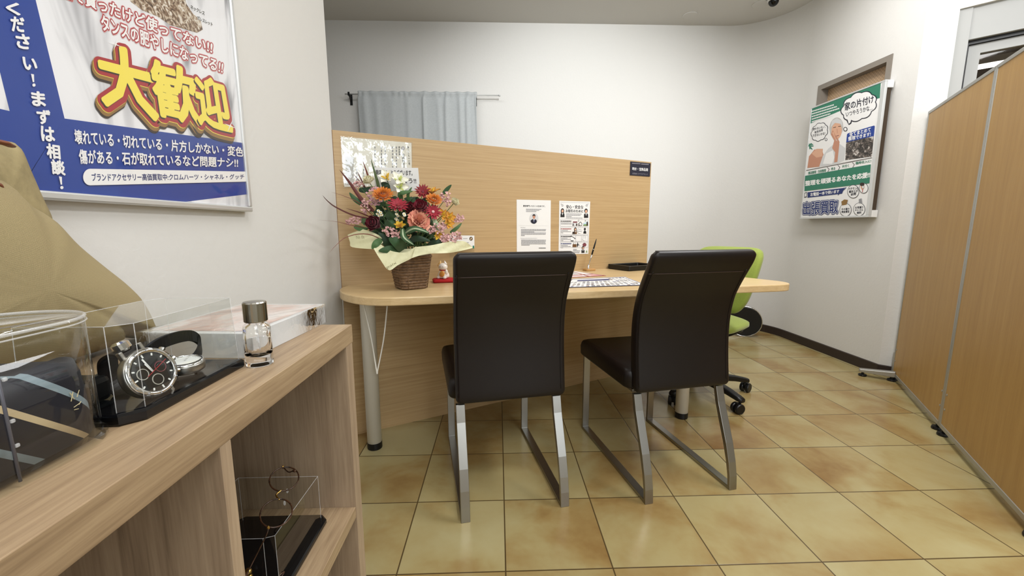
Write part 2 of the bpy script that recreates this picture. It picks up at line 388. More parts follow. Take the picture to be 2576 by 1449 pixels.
fr = MB(); entbox(fr, T0, T0 + 0.05, 0.012, 0.14, 0, 2.12); entbox(fr, T0 + 0.05, 2.0, 0.02, 0.14, 1.955, 2.12); fr.build('door_frame', M['door_paint'], d2, world=True)
fr = MB(); entbox(fr, T0 + 0.05, 2.0, 0.045, 0.12, 1.935, 1.955); entbox(fr, T0 + 0.05, T0 + 0.056, 0.045, 0.12, 0, 1.935); fr.build('gasket', M['black'], d2, world=True)
fr = MB(); entbox(fr, T0 + 0.058, T0 + 0.105, 0.06, 0.11, 0, 1.933); entbox(fr, T0 + 0.105, 1.95, 0.06, 0.11, 1.885, 1.933); entbox(fr, 1.87, 1.95, 0.06, 0.11, 0, 1.885); entbox(fr, T0 + 0.105, 1.87, 0.06, 0.11, 0, 0.1)
fr.build('sash', M['door_paint'], d2, world=True)
gl = MB(); entbox(gl, T0 + 0.10, 1.9, 0.08, 0.086, 0.08, 1.90); gl.build('pane', acrylic('door_glass', (0.80, 0.77, 0.73, 1), 0.6), d2, world=True)
tl_ = thing('reflected_tube', 'white fluorescent tube lamp seen through the glass door', 'lamp', tuple(ent(0.62, 0.9, 2.02)))  # glowing tube added behind the glass to imitate a ceiling light's reflection
lb = MB(); entbox(lb, 0.05, 1.9, 0.88, 0.93, 2.03, 2.07); lb.build('housing', M['white'], tl_, world=True)
MB().tube([ent(0.1, 0.905, 2.015), ent(1.85, 0.905, 2.015)], 0.013, 12).build('tube', emit('lit_tube', '#ffffff', 6.0), tl_, world=True)
hall = MB(); entbox(hall, 0.0, 3.6, 1.5, 1.55, 0, ZC); entbox(hall, 0.0, 0.04, 0.27, 1.5, 0, ZC); struct(hall, 'wall_corridor', mat('brown_corridor_wall', '#6a5a4c', 0.6))
# bronze window with patterned glass
w1 = thing('window_1', 'small bronze framed window with patterned glass half covered by the poster board', 'window', (XR, (WY0 + WY1) / 2, WZ0), 0, kind='structure')
fm = MB(); T = 0.035
for (y0, y1, z0, z1) in ((WY0, WY1, WZ1 - T, WZ1), (WY0, WY1, WZ0, WZ0 + T), (WY0, WY0 + T, WZ0 + T, WZ1 - T), (WY1 - T, WY1, WZ0 + T, WZ1 - T)): fm.b2((XR - 0.006, y0, z0), (XR + 0.10, y1, z1))
fm.build('frame', M['winframe'], w1, world=True)
k = NT('patterned_glass'); mp = k.coords((1, 1, 1)); vo = k.n('ShaderNodeTexChecker', i_Scale=90.0); k.l(mp, 0, vo, 'Vector')
vo.inputs['Color1'].default_value = lin('#c4a582'); vo.inputs['Color2'].default_value = lin('#ad8f6e'); k.l(vo, 0, k.p, 'Base Color'); k.p.inputs['Roughness'].default_value = 0.3; k.bump(vo, 1, 0.3, 0.002)
MB().b2((XR + 0.05, WY0 + T, WZ0 + T), (XR + 0.056, WY1 - T, WZ1 - T)).build('pane', k.m, w1, world=True)
# skirting of the right wall, round the corner and along the back
bp = [(-0.5, YB)] + [(AX + ARC * math.sin(a), AY + ARC * math.cos(a)) for a in [pi / 2 * k / 24 for k in range(25)]] + [(XR, YP)]
e = ent(0.235, 0, 0); bp.append((e.x, e.y))
bb = MB(); rows = [[], [], [], []]
for i, (x, y) in enumerate(bp):
    p0 = V3(bp[max(i - 1, 0)] + (0,)); p1 = V3(bp[min(i + 1, len(bp) - 1)] + (0,)); t = (p1 - p0).normalized(); n = V3((t.y, -t.x, 0))
    if n.dot(V3((0.3, 0.5, 0)) - V3((x, y, 0))) < 0: n = -n
    a = V3((x, y, 0)) + n * 0.008
    for r, (q, z) in zip(rows, ((a, 0.0), (a, 0.062), (V3((x, y, 0)), 0.066), (V3((x, y, 0)), 0.0))): r.append((q.x, q.y, z))
bb.grid(rows); struct(bb, 'baseboard_right', M['baseboard'])

# unseen window frame behind the viewer, added around the daylight lamp
w2_ = thing('added_window_frame', 'wide shopfront window in the front wall', 'window', (1.5, -3.2, 0.5), 0, kind='structure')
fm = MB(); fm.b2((0.44, -3.2, 0.42), (0.50, -3.14, 2.48)); fm.b2((2.50, -3.2, 0.42), (2.56, -3.14, 2.48)); fm.b2((0.50, -3.2, 0.42), (2.50, -3.14, 0.48)); fm.b2((0.50, -3.2, 2.42), (2.50, -3.14, 2.48))
fm.build('frame', M['alu'], w2_, world=True)
# ceiling fittings
def ceiling_disc(px, label, r=0.058):
    p = atz(px, ZC); o = MB().lathe([(r, 0), (r, -0.004), (r - 0.004, -0.006)], 40).build('ceiling_cover', M['ceil'], None, smooth=False); o.location = p
    tag(o, label, 'cover plate', 'round cover plates in the ceiling')
ceiling_disc((1736, 38), 'flush round cover plate in grey ceiling, left of the dome camera')
ceiling_disc((1912, 10), 'flush round cover plate in grey ceiling beside the dome camera')
c0 = atz((1947, -4), ZC)
sc_ = thing('security_camera', 'small black dome camera on white ceiling base near the rounded corner', 'security camera', tuple(c0))
MB().lathe([(0.045, 0), (0.045, -0.012), (0.040, -0.018), (0.034, -0.020)], 32).build('base', M['white'], sc_, smooth=True)
MB().lathe([(0.034, -0.018)] + [(0.036 * math.cos(a), -0.020 - 0.036 * math.sin(a)) for a in [pi / 2 * k / 8 for k in range(8)]] + [(0.001, -0.056)], 32).build('dome', M['black_gloss'], sc_, smooth=True)

# ================================================================== DESK WITH UPRIGHT PANEL
A0 = V3((-0.5691, 0.8256, 0)); PD = V3((0.8934, 0.4493, 0)); PN = V3((0.4493, -0.8934, 0))      # panel line, direction, face normal towards the visitor
def pan(u, z, off=0.0): return A0 + PD * u + PN * off + V3((0, 0, z))
ZD = 0.695
desk = thing('desk', 'pale wood reception desk with an upright panel and white tube legs', 'desk', (0.3, 0.8, 0))
TH = 0.031
top = [(-0.665, 0.775), (-0.668, 0.705), (-0.655, 0.650), (-0.625, 0.585), (-0.578, 0.525), (-0.515, 0.475), (-0.45, 0.452), (-0.40, 0.449), (1.19, 0.706), (1.235, 0.718), (1.268, 0.742), (1.284, 0.78), (1.281, 0.825), (0.55, 2.29), (-0.20, 1.92), (-0.16, 1.65), (0.24, 1.26)]
lc = [(p.x, p.y) for p in crv([(x, y, 0) for x, y in top[1:8]], 40)]; rc = [(p.x, p.y) for p in crv([(x, y, 0) for x, y in top[8:13]], 24)]
top = [(-0.665, 0.7775)] + lc + rc + [(0.945, 1.492), (0.948, 1.588)]
MB().prism(top, ZD - TH, ZD).build('tabletop', M['desk'], desk, world=True, bevel=0.004, angle=60)
# employee side of the same top, behind the panel
bt = [(0.925, 1.60), (0.66, 2.05), (-0.05, 1.69), (-0.62, 0.83)]
pu0, pu1 = -0.134, 1.683
def panbox(mb, u0, u1, z0, z1, o0, o1, mi=0):
    mb.loft([[pan(u0, z0, o0), pan(u1, z0, o0), pan(u1, z0, o1), pan(u0, z0, o1)], [pan(u0, z1, o0), pan(u1, z1, o0), pan(u1, z1, o1), pan(u0, z1, o1)]], mi=mi); return mb
def panel_part(name, u0, u1, z0, z1, o0, o1, m, bevel=0.0):
    R = Matrix(((PD.x, PN.x, 0), (PD.y, PN.y, 0), (0, 0, 1)))
    o = MB().b2((u0, o0, z0), (u1, o1, z1)).build(name, m, desk, bevel=bevel)
    o.matrix_basis = wm(desk).inverted() @ (Matrix.Translation(A0) @ R.to_4x4()); return o
panel_part('privacy_panel', pu0, pu1, 0.645, 1.337, -0.022, 0.0, M['panel'], 0.0015)
panel_part('modesty_panel', pu0 + 0.004, pu1 - 0.004, 0.0, 0.645, -0.030, -0.008, M['panel'])
panel_part('edge_band', pu0 - 0.0015, pu0, 0.645, 1.337, -0.022, 0.0, mat('dark_edge_band', '#8a6748', 0.5))
def leg(x, y):
    l = MB().lathe([(0.03, 0.03), (0.03, ZD - TH - 0.006), (0.036, ZD - TH - 0.004), (0.036, ZD - TH)], 32).build('leg', M['white_metal'], desk, smooth=True, angle=30)
    l.location = V3((x, y, 0)) - desk.location
    MB().lathe([(0.029, 0.0), (0.031, 0.004), (0.031, 0.030), (0.02, 0.031)], 32).build('foot', M['black'], l, smooth=False)
lp = atz((940, 1132), 0); leg(lp.x, lp.y + 0.02)
lp = atz((1718, 1054), 0); leg(lp.x, lp.y + 0.02)
# white cord loop under the desk
q0, q1, q2 = [onplane(q, (-0.5, 0.60, 0), (0, 1, 0)) for q in ((913, 766), (949, 940), (976, 766))]
q0.z = q2.z = ZD - TH - 0.004
cp = [q0, q0.lerp(q1, 0.5) + V3((0.004, 0, 0)), q1.lerp(q0, 0.08), q1, q1.lerp(q2, 0.06), q1.lerp(q2, 0.5) + V3((0.006, 0, 0)), q2]
for p in cp: p.y = 0.60
tag(MB().tube(crv(cp, 40), 0.0028, 8).build('hanging_cord', M['white_metal'], None, smooth=True), 'white cord hanging in a loop under the left end of the desk', 'cord')

# ================================================================== VISITOR CHAIRS
def make_chair():
    t = thing('dining_chair', '', 'chair')
    prof = [(0.366, 0.088), (0.372, 0.084), (0.39, 0.084), (0.45, 0.092), (0.52, 0.099), (0.58, 0.101), (0.64, 0.097), (0.70, 0.083), (0.75, 0.060), (0.80, 0.032), (0.83, 0.016), (0.852, 0.010), (0.864, 0.014), (0.868, 0.024)]
    thick = [(0.366, 0.040), (0.39, 0.052), (0.6, 0.050), (0.75, 0.046), (0.83, 0.042), (0.855, 0.034), (0.868, 0.016)]
    def ringat(z, v, hw):
        th = interp(thick, z); r = min(0.014, th / 2 - 0.001)
        return [(x, v + th / 2 + y, z) for x, y in rrect(2 * hw, th, r, 4)]
    rings = []
    for z, v in [(p.x, p.y) for p in crv([(z, v, 0) for z, v in prof], 44)]:
        hw = 0.190 + 0.005 * max(0, (z - 0.70) / 0.16) - 0.006 * max(0, 1 - abs(z - 0.366) / 0.012) - 0.017 * max(0, (z - 0.846) / 0.022) ** 2.2
        rings.append([(x + 0.006, y, zz) for x, y, zz in ringat(z, v, hw)])
    bk = MB().loft(rings).build('backrest', M['leather'], t, smooth=True)
    # stitched seams: across the back near the top and down both edges
    zs = 0.792
    vs = interp([(z, v) for z, v in prof], zs)
    sm = MB(); sm.tube([(-0.188, vs + 0.004, zs), (-0.16, vs - 0.0006, zs), (0.16, vs - 0.0006, zs), (0.188, vs + 0.004, zs)], 0.0016, 6)
    sm.build('seam', M['leather_seam'], bk, smooth=True)
    for s in (-1, 1):
        e = MB(); e.tube([(s * 0.178, v - 0.0004, z) for z, v in [(p.x, p.y) for p in crv([(z, v, 0) for z, v in prof[2:10]], 24)]], 0.0015, 6); e.build('seam', M['leather'], bk, smooth=True)
    st = []
    for (z, inset) in ((0.366, 0.010), (0.369, 0.004), (0.376, 0.0), (0.41, -0.001), (0.424, 0.002), (0.432, 0.007), (0.436, 0.018)):
        st.append([(x, 0.345 + y, z + (0.006 * (1 - (2 * y / 0.44) ** 2) if z > 0.43 else 0)) for x, y in rrect(0.408 - 2 * inset, 0.445 - 2 * inset, 0.028, 5)])
    seat = MB().loft(st).build('seat', M['leather'], t, smooth=True)
    for r in (0.075, 0.10):
        sq = MB().tube([(r * 1.5 * math.cos(a), 0.155 + r * math.sin(a), 0.4405) for a in [pi * k / 16 for k in range(17)]], 0.001, 5); sq.build('stitching', M['leather_seam'], seat, smooth=True)
    MB().b2((-0.178, 0.125, 0.354), (0.178, 0.555, 0.3665)).build('seat_frame', M['steel'], t, bevel=0.002)
    for s in (-1, 1):
        W, TK = 0.030, 0.013; x0, x1 = s * 0.169 - W / 2, s * 0.169 + W / 2
        outer = [(0.104, 0.356), (0.088, 0.30), (0.062, 0.235), (0.034, 0.165), (0.014, 0.10), (0.004, 0.05), (0.0, 0.0), (0.560, 0.0), (0.560, 0.356)]
        inner = [(0.104 + TK + 0.003, 0.356), (0.088 + TK + 0.004, 0.30), (0.062 + TK + 0.005, 0.235), (0.034 + TK + 0.004, 0.165), (0.014 + TK + 0.002, 0.10), (0.004 + TK, 0.05), (TK, TK), (0.560 - TK, TK), (0.560 - TK, 0.356)]
        lg = MB(); lg.loft([[(x0, *a), (x1, *a), (x1, *b), (x0, *b)] for a, b in zip(outer, inner)])
        lg.build('sled_leg', M['steel'], t, bevel=0.0012)
    return t
ch = make_chair()
cs = [((0.041, 0.225, 0), 10.9, 'dark brown leather chair with steel sled legs nearest the flower basket'), ((0.664, 0.2935, 0), 11.2, 'dark brown leather chair with steel sled legs in front of the green office chair')]
for i, (loc, a, lab) in enumerate(cs):
    c = ch if i == 0 else dup(ch)
    c.location = loc; c.rotation_euler = (0, 0, math.radians(a)); c['label'] = lab; c['group'] = 'leather chairs at the desk'

# ================================================================== GREEN OFFICE CHAIR
oc = thing('office_chair', 'lime green office chair on black castors behind the right end of the desk', 'chair', (1.126, 1.196, 0), math.radians(126.9))
hubb = MB().lathe([(0.045, 0.075), (0.05, 0.085), (0.05, 0.11), (0.034, 0.13), (0.028, 0.135)], 24).build('hub', M['black'], oc, smooth=True)
MB().lathe([(0.024, 0.13), (0.024, 0.22), (0.016, 0.22), (0.016, 0.375)], 20).build('gas_column', M['black'], oc, smooth=False)
# castors were measured on the floor: arms every 72 degrees
a0 = math.atan2(1.2 - 1.196, 1.407 - 1.126) - math.radians(126.9)
for kx in range(5):
    a = a0 + 2 * pi * kx / 5; d = V3((math.cos(a), math.sin(a), 0)); n = V3((-d.y, d.x, 0))
    rg = []
    for r, z, w, h in ((0.03, 0.098, 0.030, 0.040), (0.10, 0.096, 0.027, 0.036), (0.20, 0.086, 0.022, 0.030), (0.265, 0.074, 0.020, 0.026), (0.288, 0.070, 0.016, 0.022)):
        rg.append([d * r + n * x + V3((0, 0, z + y)) for x, y in rrect(2 * w, h, 0.009, 3)])
    arm = MB().loft(rg).build('base_arm', M['black'], oc, smooth=True)
    cst = MB(); c = d * 0.272; ya = a + 0.6 + kx; wd_ = V3((math.cos(ya), math.sin(ya), 0)); ax = V3((-wd_.y, wd_.x, 0)); c = c + wd_ * 0.012
    Rw = ax.to_track_quat('Z', 'Y').to_matrix()
    for s in (-1, 1): cst.lathe([(0.012, -0.009), (0.024, -0.009), (0.027, -0.005), (0.027, 0.005), (0.024, 0.009), (0.012, 0.009)], 20, c + ax * 0.015 * s + V3((0, 0, 0.027)), R=Rw)
    cst.box(c + V3((0, 0, 0.036)), (0.02, 0.02, 0.036), R=Matrix.Rotation(ya, 3, 'Z')); cst.lathe([(0.006, 0.04), (0.006, 0.066)], 10, d * 0.272)
    cst.build('caster', M['black'], arm, smooth=False)
MB().b2((-0.09, -0.11, 0.37), (0.09, 0.10, 0.392)).build('seat_mechanism', M['black'], oc, bevel=0.006)
def cushion(name, w, d, z0, z1, cy, m, r=0.09, crown=0.018):
    rings = []
    for z, ins in ((z0, 0.03), (z0 + 0.008, 0.012), (lerp(z0, z1, 0.35), 0.0), (lerp(z0, z1, 0.65), 0.001), (z1 - 0.012, 0.014), (z1, 0.045), (z1 + crown * 0.6, 0.11), (z1 + crown, 0.18)):
        rings.append([(x, cy + y, z) for x, y in rrect(w - 2 * ins, d - 2 * ins, max(0.012, r - ins * 0.4), 7)])
    return MB().loft(rings).build(name, m, oc, smooth=True)
cushion('seat_shell', 0.37, 0.38, 0.380, 0.398, 0.01, M['black'], 0.13, 0.0)
cushion('seat', 0.42, 0.43, 0.396, 0.450, 0.01, M['green'], 0.15, 0.012)
rings = []; prof = [(0.445, 0.05), (0.450, 0.085), (0.47, 0.115), (0.52, 0.150), (0.58, 0.172), (0.64, 0.188), (0.70, 0.199), (0.76, 0.203), (0.79, 0.196), (0.81, 0.180), (0.822, 0.150), (0.826, 0.10)]
for z, hw in [(p.x, p.y) for p in crv([(z, w, 0) for z, w in prof], 36)]:
    yb = -0.225 - 0.06 * ((z - 0.60) / 0.22) ** 2 * (1 if z > 0.6 else -0.2) - 0.05 * (z - 0.45)
    ed = min(1, max(0.25, min((z - 0.44) / 0.03, (0.831 - z) / 0.03))); th = 0.062 * ed
    rings.append([(x * 0.93, yb + y + (x / 0.2) ** 2 * 0.03, z) for x, y in rrect(2 * hw, th, th * 0.46, 6)])
MB().loft(rings).build('backrest', M['green'], oc, smooth=True)
MB().tube(crv([(0, -0.09, 0.382), (0, -0.24, 0.384), (0, -0.305, 0.43), (0, -0.305, 0.55), (0, -0.29, 0.62)], 20), 0.017, 10, flat=1.7).build('back_support', M['black'], oc, smooth=True)

# black round drum with a silver rim, standing on edge by the skirting
dd = thing('round_drum', 'black round disc with silver rim standing on edge behind the green chair', 'disc', (2.115, 2.40, 0), 0)
dr = 0.134; nrm = V3((-0.52, -0.85, 0)); Rd = nrm.to_track_quat('Z', 'Y').to_matrix()
MB().lathe([(dr * 0.2, -0.03), (dr - 0.006, -0.03), (dr - 0.006, 0.024), (dr - 0.012, 0.028), (0.03, 0.024)], 56, (0, 0, dr), R=Rd).build('body', M['black'], dd, smooth=False)
rim = MB().ring([V3((0, 0, dr)) + Rd @ V3(((dr - 0.004) * math.cos(a), (dr - 0.004) * math.sin(a), 0.022)) for a in [2 * pi * k / 64 for k in range(64)]], 0.004, 8); rim.build('rim', M['chrome'], dd, smooth=True)

# ================================================================== WOODEN SCREEN ON THE RIGHT
S0 = V3((2.462, 1.372, 0)); SE = V3((1.659, 0.121, 0)); SD = (SE - S0).normalized(); SN = V3((SD.y, -SD.x, 0))
if SN.dot(CAM - S0) < 0: SN = -SN
ZS = 1.592
def screen(u0, u1, label):
    t = thing('divider_screen', label, 'room divider', tuple(S0 + SD * u0), math.atan2(SD.y, SD.x), 'wooden divider screens along the right side')
    L = u1 - u0; sg = 1 if (Matrix.Rotation(t.rotation_euler.z, 3, 'Z') @ V3((0, 1, 0))).dot(SN) > 0 else -1
    MB().b2((0.012, -0.014, 0.045), (L - 0.012, 0.014, ZS - 0.014)).build('panel', M['screenwood'], t)
    MB().b2((0.0, -0.017, ZS - 0.016), (L, 0.017, ZS)).build('top_rail', M['alu'], t, bevel=0.002)
    MB().b2((0.0, -0.017, 0.028), (L, 0.017, 0.048)).build('bottom_rail', M['alu'], t, bevel=0.002)
    for a in (0.0, L - 0.014): MB().b2((a, -0.017, 0.028), (a + 0.014, 0.017, ZS)).build('post', M['alu'], t, bevel=0.003)
    for a in (0.035, L - 0.035):
        MB().lathe([(0.019, 0), (0.021, 0.006), (0.019, 0.014), (0.006, 0.016), (0.006, 0.030)], 18, (a, sg * 0.010, 0)).build('adjuster_foot', M['black'], t)
    sc = [(0.028, 0.12), (0.028, 0.19), (L - 0.028, 0.12), (L - 0.028, 0.19)]
    for x, z in sc: MB().ell((x, sg * 0.0145, z), (0.006, 0.002, 0.006), 10, 5).build('screw', M['alu'], t)
    return t, sg
Lw = 0.797
t1, sg = screen(0.0, Lw, 'wooden screen panel at the far end, next to the slanted entrance wall')
screen(Lw + 0.001, 2 * Lw, 'wooden screen panel nearest the viewer at the right edge')
# the L-shaped grey stabiliser foot
MB().b2((-0.022, -0.017, 0.03), (-0.0005, 0.017, 0.165)).build('stabiliser_post', M['alu'], t1, bevel=0.005)
sf = MB(); fp0 = atz((2243, 950), 0.02); fp1 = atz((2160, 936), 0.02); fd = (fp1 - fp0); fd.z = 0; fd.normalize(); fn = V3((-fd.y, fd.x, 0))
sf.loft([[p + fn * x + V3((0, 0, z)) for x, z in ((-0.017, 0.026), (0.017, 0.026), (0.017, h), (-0.017, h))] for p, h in ((V3((fp0.x, fp0.y, 0)) - fd * 0.015, 0.062), (V3((fp1.x, fp1.y, 0)), 0.046))])
sf.build('stabiliser_foot', M['alu'], t1, world=True, bevel=0.005)
for p in (fp1 - fd * 0.02, fp0 + fd * 0.0):
    MB().lathe([(0.02, 0), (0.022, 0.006), (0.02, 0.012), (0.007, 0.014), (0.007, 0.028)], 18, (p.x, p.y, 0)).build('adjuster_foot', M['black'], t1, world=True)

# ================================================================== POSTER ON THE LEFT WALL
XP = XL + 0.016
po = thing('framed_poster', 'large silver framed blue and white poster on the left wall', 'poster', (XL, -0.50, 0.985))
PY0, PY1, PZ0, PZ1 = -0.98, 0.128, 0.985, 2.05
fr = MB()
for (y0, y1, z0, z1) in ((PY0, PY1, PZ0, PZ0 + 0.013), (PY0, PY1, PZ1 - 0.013, PZ1), (PY0, PY0 + 0.013, PZ0 + 0.013, PZ1 - 0.013), (PY1 - 0.013, PY1, PZ0 + 0.013, PZ1 - 0.013)):
    fr.b2((XL + 0.001, y0, z0), (XL + 0.022, y1, z1))
fr.build('frame', M['alu_light'], po, world=True, bevel=0.003)
k = NT('printed_white_silk'); mp = k.coords((1, 3.2, 0.9), (0.35, 0, 0)); wv = k.n('ShaderNodeTexNoise', i_Scale=3.0, i_Detail=3.0, i_Distortion=1.6); k.l(mp, 0, wv, 'Vector')
r = k.ramp([(0.36, lin('#8f8f93')), (0.44, lin('#c9c9cc')), (0.50, lin('#e4e4e6')), (0.62, lin('#e8e8ea'))]); k.l(wv, 0, r, 0); k.l(r, 0, k.p, 'Base Color'); k.p.inputs['Roughness'].default_value = 0.5; M['i_silk'] = k.m
k = NT('printed_jewellery'); mp = k.coords(); vo = k.n('ShaderNodeTexVoronoi', i_Scale=110.0, feature='DISTANCE_TO_EDGE'); k.l(mp, 0, vo, 'Vector')
n1 = k.n('ShaderNodeTexNoise', i_Scale=70.0, i_Detail=3.0, i_Distortion=2.0); k.l(mp, 0, n1, 'Vector')
r = k.ramp([(0.3, lin('#3a2d22')), (0.45, lin('#7c6048')), (0.56, lin('#b6a48c')), (0.66, lin('#ddd6cb'))]); k.l(n1, 0, r, 0); k.l(r, 0, k.p, 'Base Color'); M['i_jewel'] = k.m
Z1 = zm(0, 0, 0.37267)
pr = Print((XP, 0, 0), (1, 0, 0), Z1)
pr.mb.add([(XP, PY0 + 0.01, PZ0 + 0.008), (XP, PY1 - 0.01, PZ0 + 0.008), (XP, PY1 - 0.01, PZ1 - 0.01), (XP, PY0 + 0.01, PZ1 - 0.01)], [(0, 1, 2, 3)], pr.mi(M['i_silk']))
def plane_poly(pts, m, layer=1): pr.mb.add([(XP + 0.0002 * layer, y, z) for y, z in pts], [tuple(range(len(pts)))], pr.mi(M[m]))
def yz(q): p = pr.P(q); return (p.y, p.z)
# blue column and the blue foot of the poster
a, b, c_, d_ = yz((225, -60)), yz((435, 800)), yz((1640, 965)), yz((1672, 1315))
e_ = yz((1250, 1362)); f_ = yz((235, 1288)); slope = (a[0] - b[0]) / (a[1] - b[1])
xt = b[0] + slope * (PZ1 - 0.012 - b[1])
plane_poly([(xt, PZ1 - 0.012), b, (f_[0] - 0.02, PZ0 + 0.009), (PY0 + 0.012, PZ0 + 0.009), (PY0 + 0.012, yz((65, 750))[1]), yz((65, 750)), yz((0, 490)), (xt - 0.16, PZ1 - 0.012)], 'i_blue')
plane_poly([b, c_, (PY1 - 0.011, d_[1] + 0.001), e_, yz((1000, 1345)), (f_[0] - 0.021, PZ0 + 0.009)], 'i_blue')
# jewellery heap
pr.poly([(860, -40), (880, 10), (960, 70), (1060, 110), (1150, 170), (1240, 195), (1330, 222), (1368, 200), (1355, 140), (1300, 90), (1260, 30), (1230, -60)], 'i_jewel', 1)
pr.text('ネックレス', [(1285, 32), (1380, 78), (1378, 104), (1285, 58)], 'i_white', 2, 0.10); pr.text('ネックレス', [(1285, 32), (1380, 78), (1378, 104), (1285, 58)], 'i_black', 3, 0.02)
pr.text('ブレスレット', [(1330, 106), (1435, 152), (1432, 178), (1330, 132)], 'i_white', 2, 0.10); pr.text('ブレスレット', [(1330, 106), (1435, 152), (1432, 178), (1330, 132)], 'i_black', 3, 0.02)
L1 = [(400, -130), (1432, 283), (1428, 362), (410, -25)]; L2 = [(672, 95), (1505, 420), (1498, 497), (690, 205)]
for L, s in ((L1, '金で貰ったけど使ってない!!'), (L2, 'タンスの肥やしになってる!!')):
    pr.text(s, L, 'i_pink', 1.5, 0.135, 14); pr.text(s, L, 'i_red', 2, 0.095, 12); pr.text(s, L, 'i_white', 3, 0.028)
big = (('大', [(640, 285), (1005, 372), (1060, 812), (690, 700)]), ('歓', [(1000, 400), (1300, 476), (1355, 850), (1055, 775)]), ('迎', [(1300, 500), (1505, 560), (1565, 895), (1335, 832)]))
def shift(q, dx, dy): return [(x + dx, y + dy) for x, y in q]
for s, q in big:
    for (dx, dy, m, ly, bd) in ((-12, 46, 'i_dark', 3, 0.105), (-8, 30, 'i_gold', 4, 0.108), (-2, 12, 'i_yellow', 4.5, 0.098), (0, 8, 'i_red', 5, 0.098), (-6, 10, 'i_dark', 6, 0.03), (0, 0, 'i_yellow', 7, 0.032)):
        pr.text(s, shift(q, dx, dy), m, ly, bd, 30 if bd > 0.05 else 12)
for (cx, cy, R) in ((770, 300, 46), (1545, 850, 46)):
    pr.poly([(cx + (R if k % 2 == 0 else 5) * math.cos(pi * k / 4 + 0.4), cy + (R if k % 2 == 0 else 5) * math.sin(pi * k / 4 + 0.4)) for k in range(8)], 'i_white', 8)
pr.text('壊れている・切れている・片方しかない・変色', [(490, 872), (1635, 994), (1636, 1058), (500, 970)], 'i_white', 3, 0.024)
pr.text('傷がある・石が取れているなど問題ナシ!!', [(520, 1008), (1600, 1068), (1601, 1130), (530, 1105)], 'i_white', 3, 0.024)
pill = [(1650, 1158), (1660, 1190), (1655, 1226)] + [(600 + 48 * math.cos(t), 1195 + 56 * math.sin(t)) for t in [pi / 2 + pi * k / 14 for k in range(15)]]
pr.poly(pill, 'i_white', 3)
pr.text('ブランドアクセサリー高価買取中:クロムハーツ・シャネル・グッチ', [(608, 1170), (1642, 1176), (1642, 1210), (614, 1224)], 'i_navy', 4, 0.018)
for ch_, cx, cy in zip('くださいーまずは相談', (72, 105, 140, 188, 0, 245, 280, 308, 345, 378), (58, 165, 280, 432, 0, 668, 790, 905, 1022, 1130)):
    if ch_ == 'ー': continue
    w = 44; h = 46 if ch_ not in 'くい' else 38
    pr.text(ch_, [(cx - w, cy - h - 8), (cx + w, cy - h + 4), (cx + w + 8, cy + h + 6), (cx - w + 10, cy + h - 4)], 'i_white', 3, 0.04)
for cx, cy in ((214, 540), (403, 1232)):
    pr.poly([(cx - 16, cy - 42), (cx + 4, cy - 38), (cx + 6, cy + 14), (cx - 4, cy + 14)], 'i_white', 3); pr.ell((cx + 4, cy + 34), 11, 11, 'i_white', 3)
pr.build('print', po)
MB().add([(XL + 0.0205, PY0 + 0.008, PZ0 + 0.006), (XL + 0.0205, PY1 - 0.008, PZ0 + 0.006), (XL + 0.0205, PY1 - 0.008, PZ1 - 0.008), (XL + 0.0205, PY0 + 0.008, PZ1 - 0.008)], [(0, 1, 2, 3)]).build('cover_sheet', acrylic('poster_cover', (0.99, 0.99, 0.99, 1), 0.9, 0.04), po, world=True)

# ================================================================== SHELF UNIT AND WHAT STANDS ON IT
ZSH = 0.765; XF = -0.289; YE = -0.252; YN = -1.55; XBK = XL + 0.008
sh = thing('shelf_unit', 'light wood open shelf unit against the left wall under the poster', 'shelf', (-0.48, -0.9, 0))
MB().b2((XBK, YN, ZSH - 0.034), (XF, YE, ZSH)).build('top_board', M['shelf'], sh, world=True, bevel=0.0008)
def upright(y1, t, name='side_panel'): MB().b2((XBK + 0.006, y1 - t, 0.0), (XF - 0.0005, y1, ZSH - 0.034)).build(name, M['shelfv'], sh, world=True, bevel=0.0006)
upright(YE - 0.003, 0.030); upright(-0.609, 0.0165, 'divider'); upright(-0.940, 0.0165, 'divider'); upright(YN + 0.033, 0.030)
ZM = 0.415
MB().b2((XBK + 0.006, -0.609, ZM - 0.022), (XF - 0.002, YE - 0.033, ZM)).build('middle_shelf', M['shelf'], sh, world=True, bevel=0.0006)
for y0, y1 in ((-0.609, YE - 0.033), (-0.940, -0.6255), (YN + 0.033, -0.9565)): MB().b2((XBK + 0.006, y0, 0.03), (XF - 0.002, y1, 0.055)).build('bottom_board', M['shelf'], sh, world=True)
MB().b2((XBK, YN, 0.0), (XBK + 0.006, YE - 0.003, ZSH - 0.034)).build('back_panel', M['shelfv'], sh, world=True)

# --- watch display case
wc = thing('display_case', 'clear acrylic display case with black base on shelf top holding two watches', 'display case', (-0.42, -0.57, ZSH))
cx0, cx1, cy0, cy1, cf = -0.452, -0.347, -0.648, -0.484, 0.014
def chamf(ins, z, o=(0, 0)):
    x0, x1, y0, y1 = cx0 + ins, cx1 - ins, cy0 + ins, cy1 - ins
    return [(x1, y0 + cf, z), (x1, y1, z), (x0 + cf, y1, z), (x0, y1 - cf, z), (x0, y0, z), (x1 - cf, y0, z)]
MB().loft([chamf(0.001, ZSH), chamf(0, ZSH + 0.002), chamf(0, ZSH + 0.009), chamf(0.002, ZSH + 0.011)]).build('base', M['black_gloss'], wc, world=True)
ZT = ZSH + 0.092
cv = MB(); lo, hi = chamf(0.004, ZSH + 0.0115), chamf(0.006, ZT)
cv.loft([lo, hi], (False, True)); cv.build('cover', M['clear'], wc, world=True)
ed = MB()
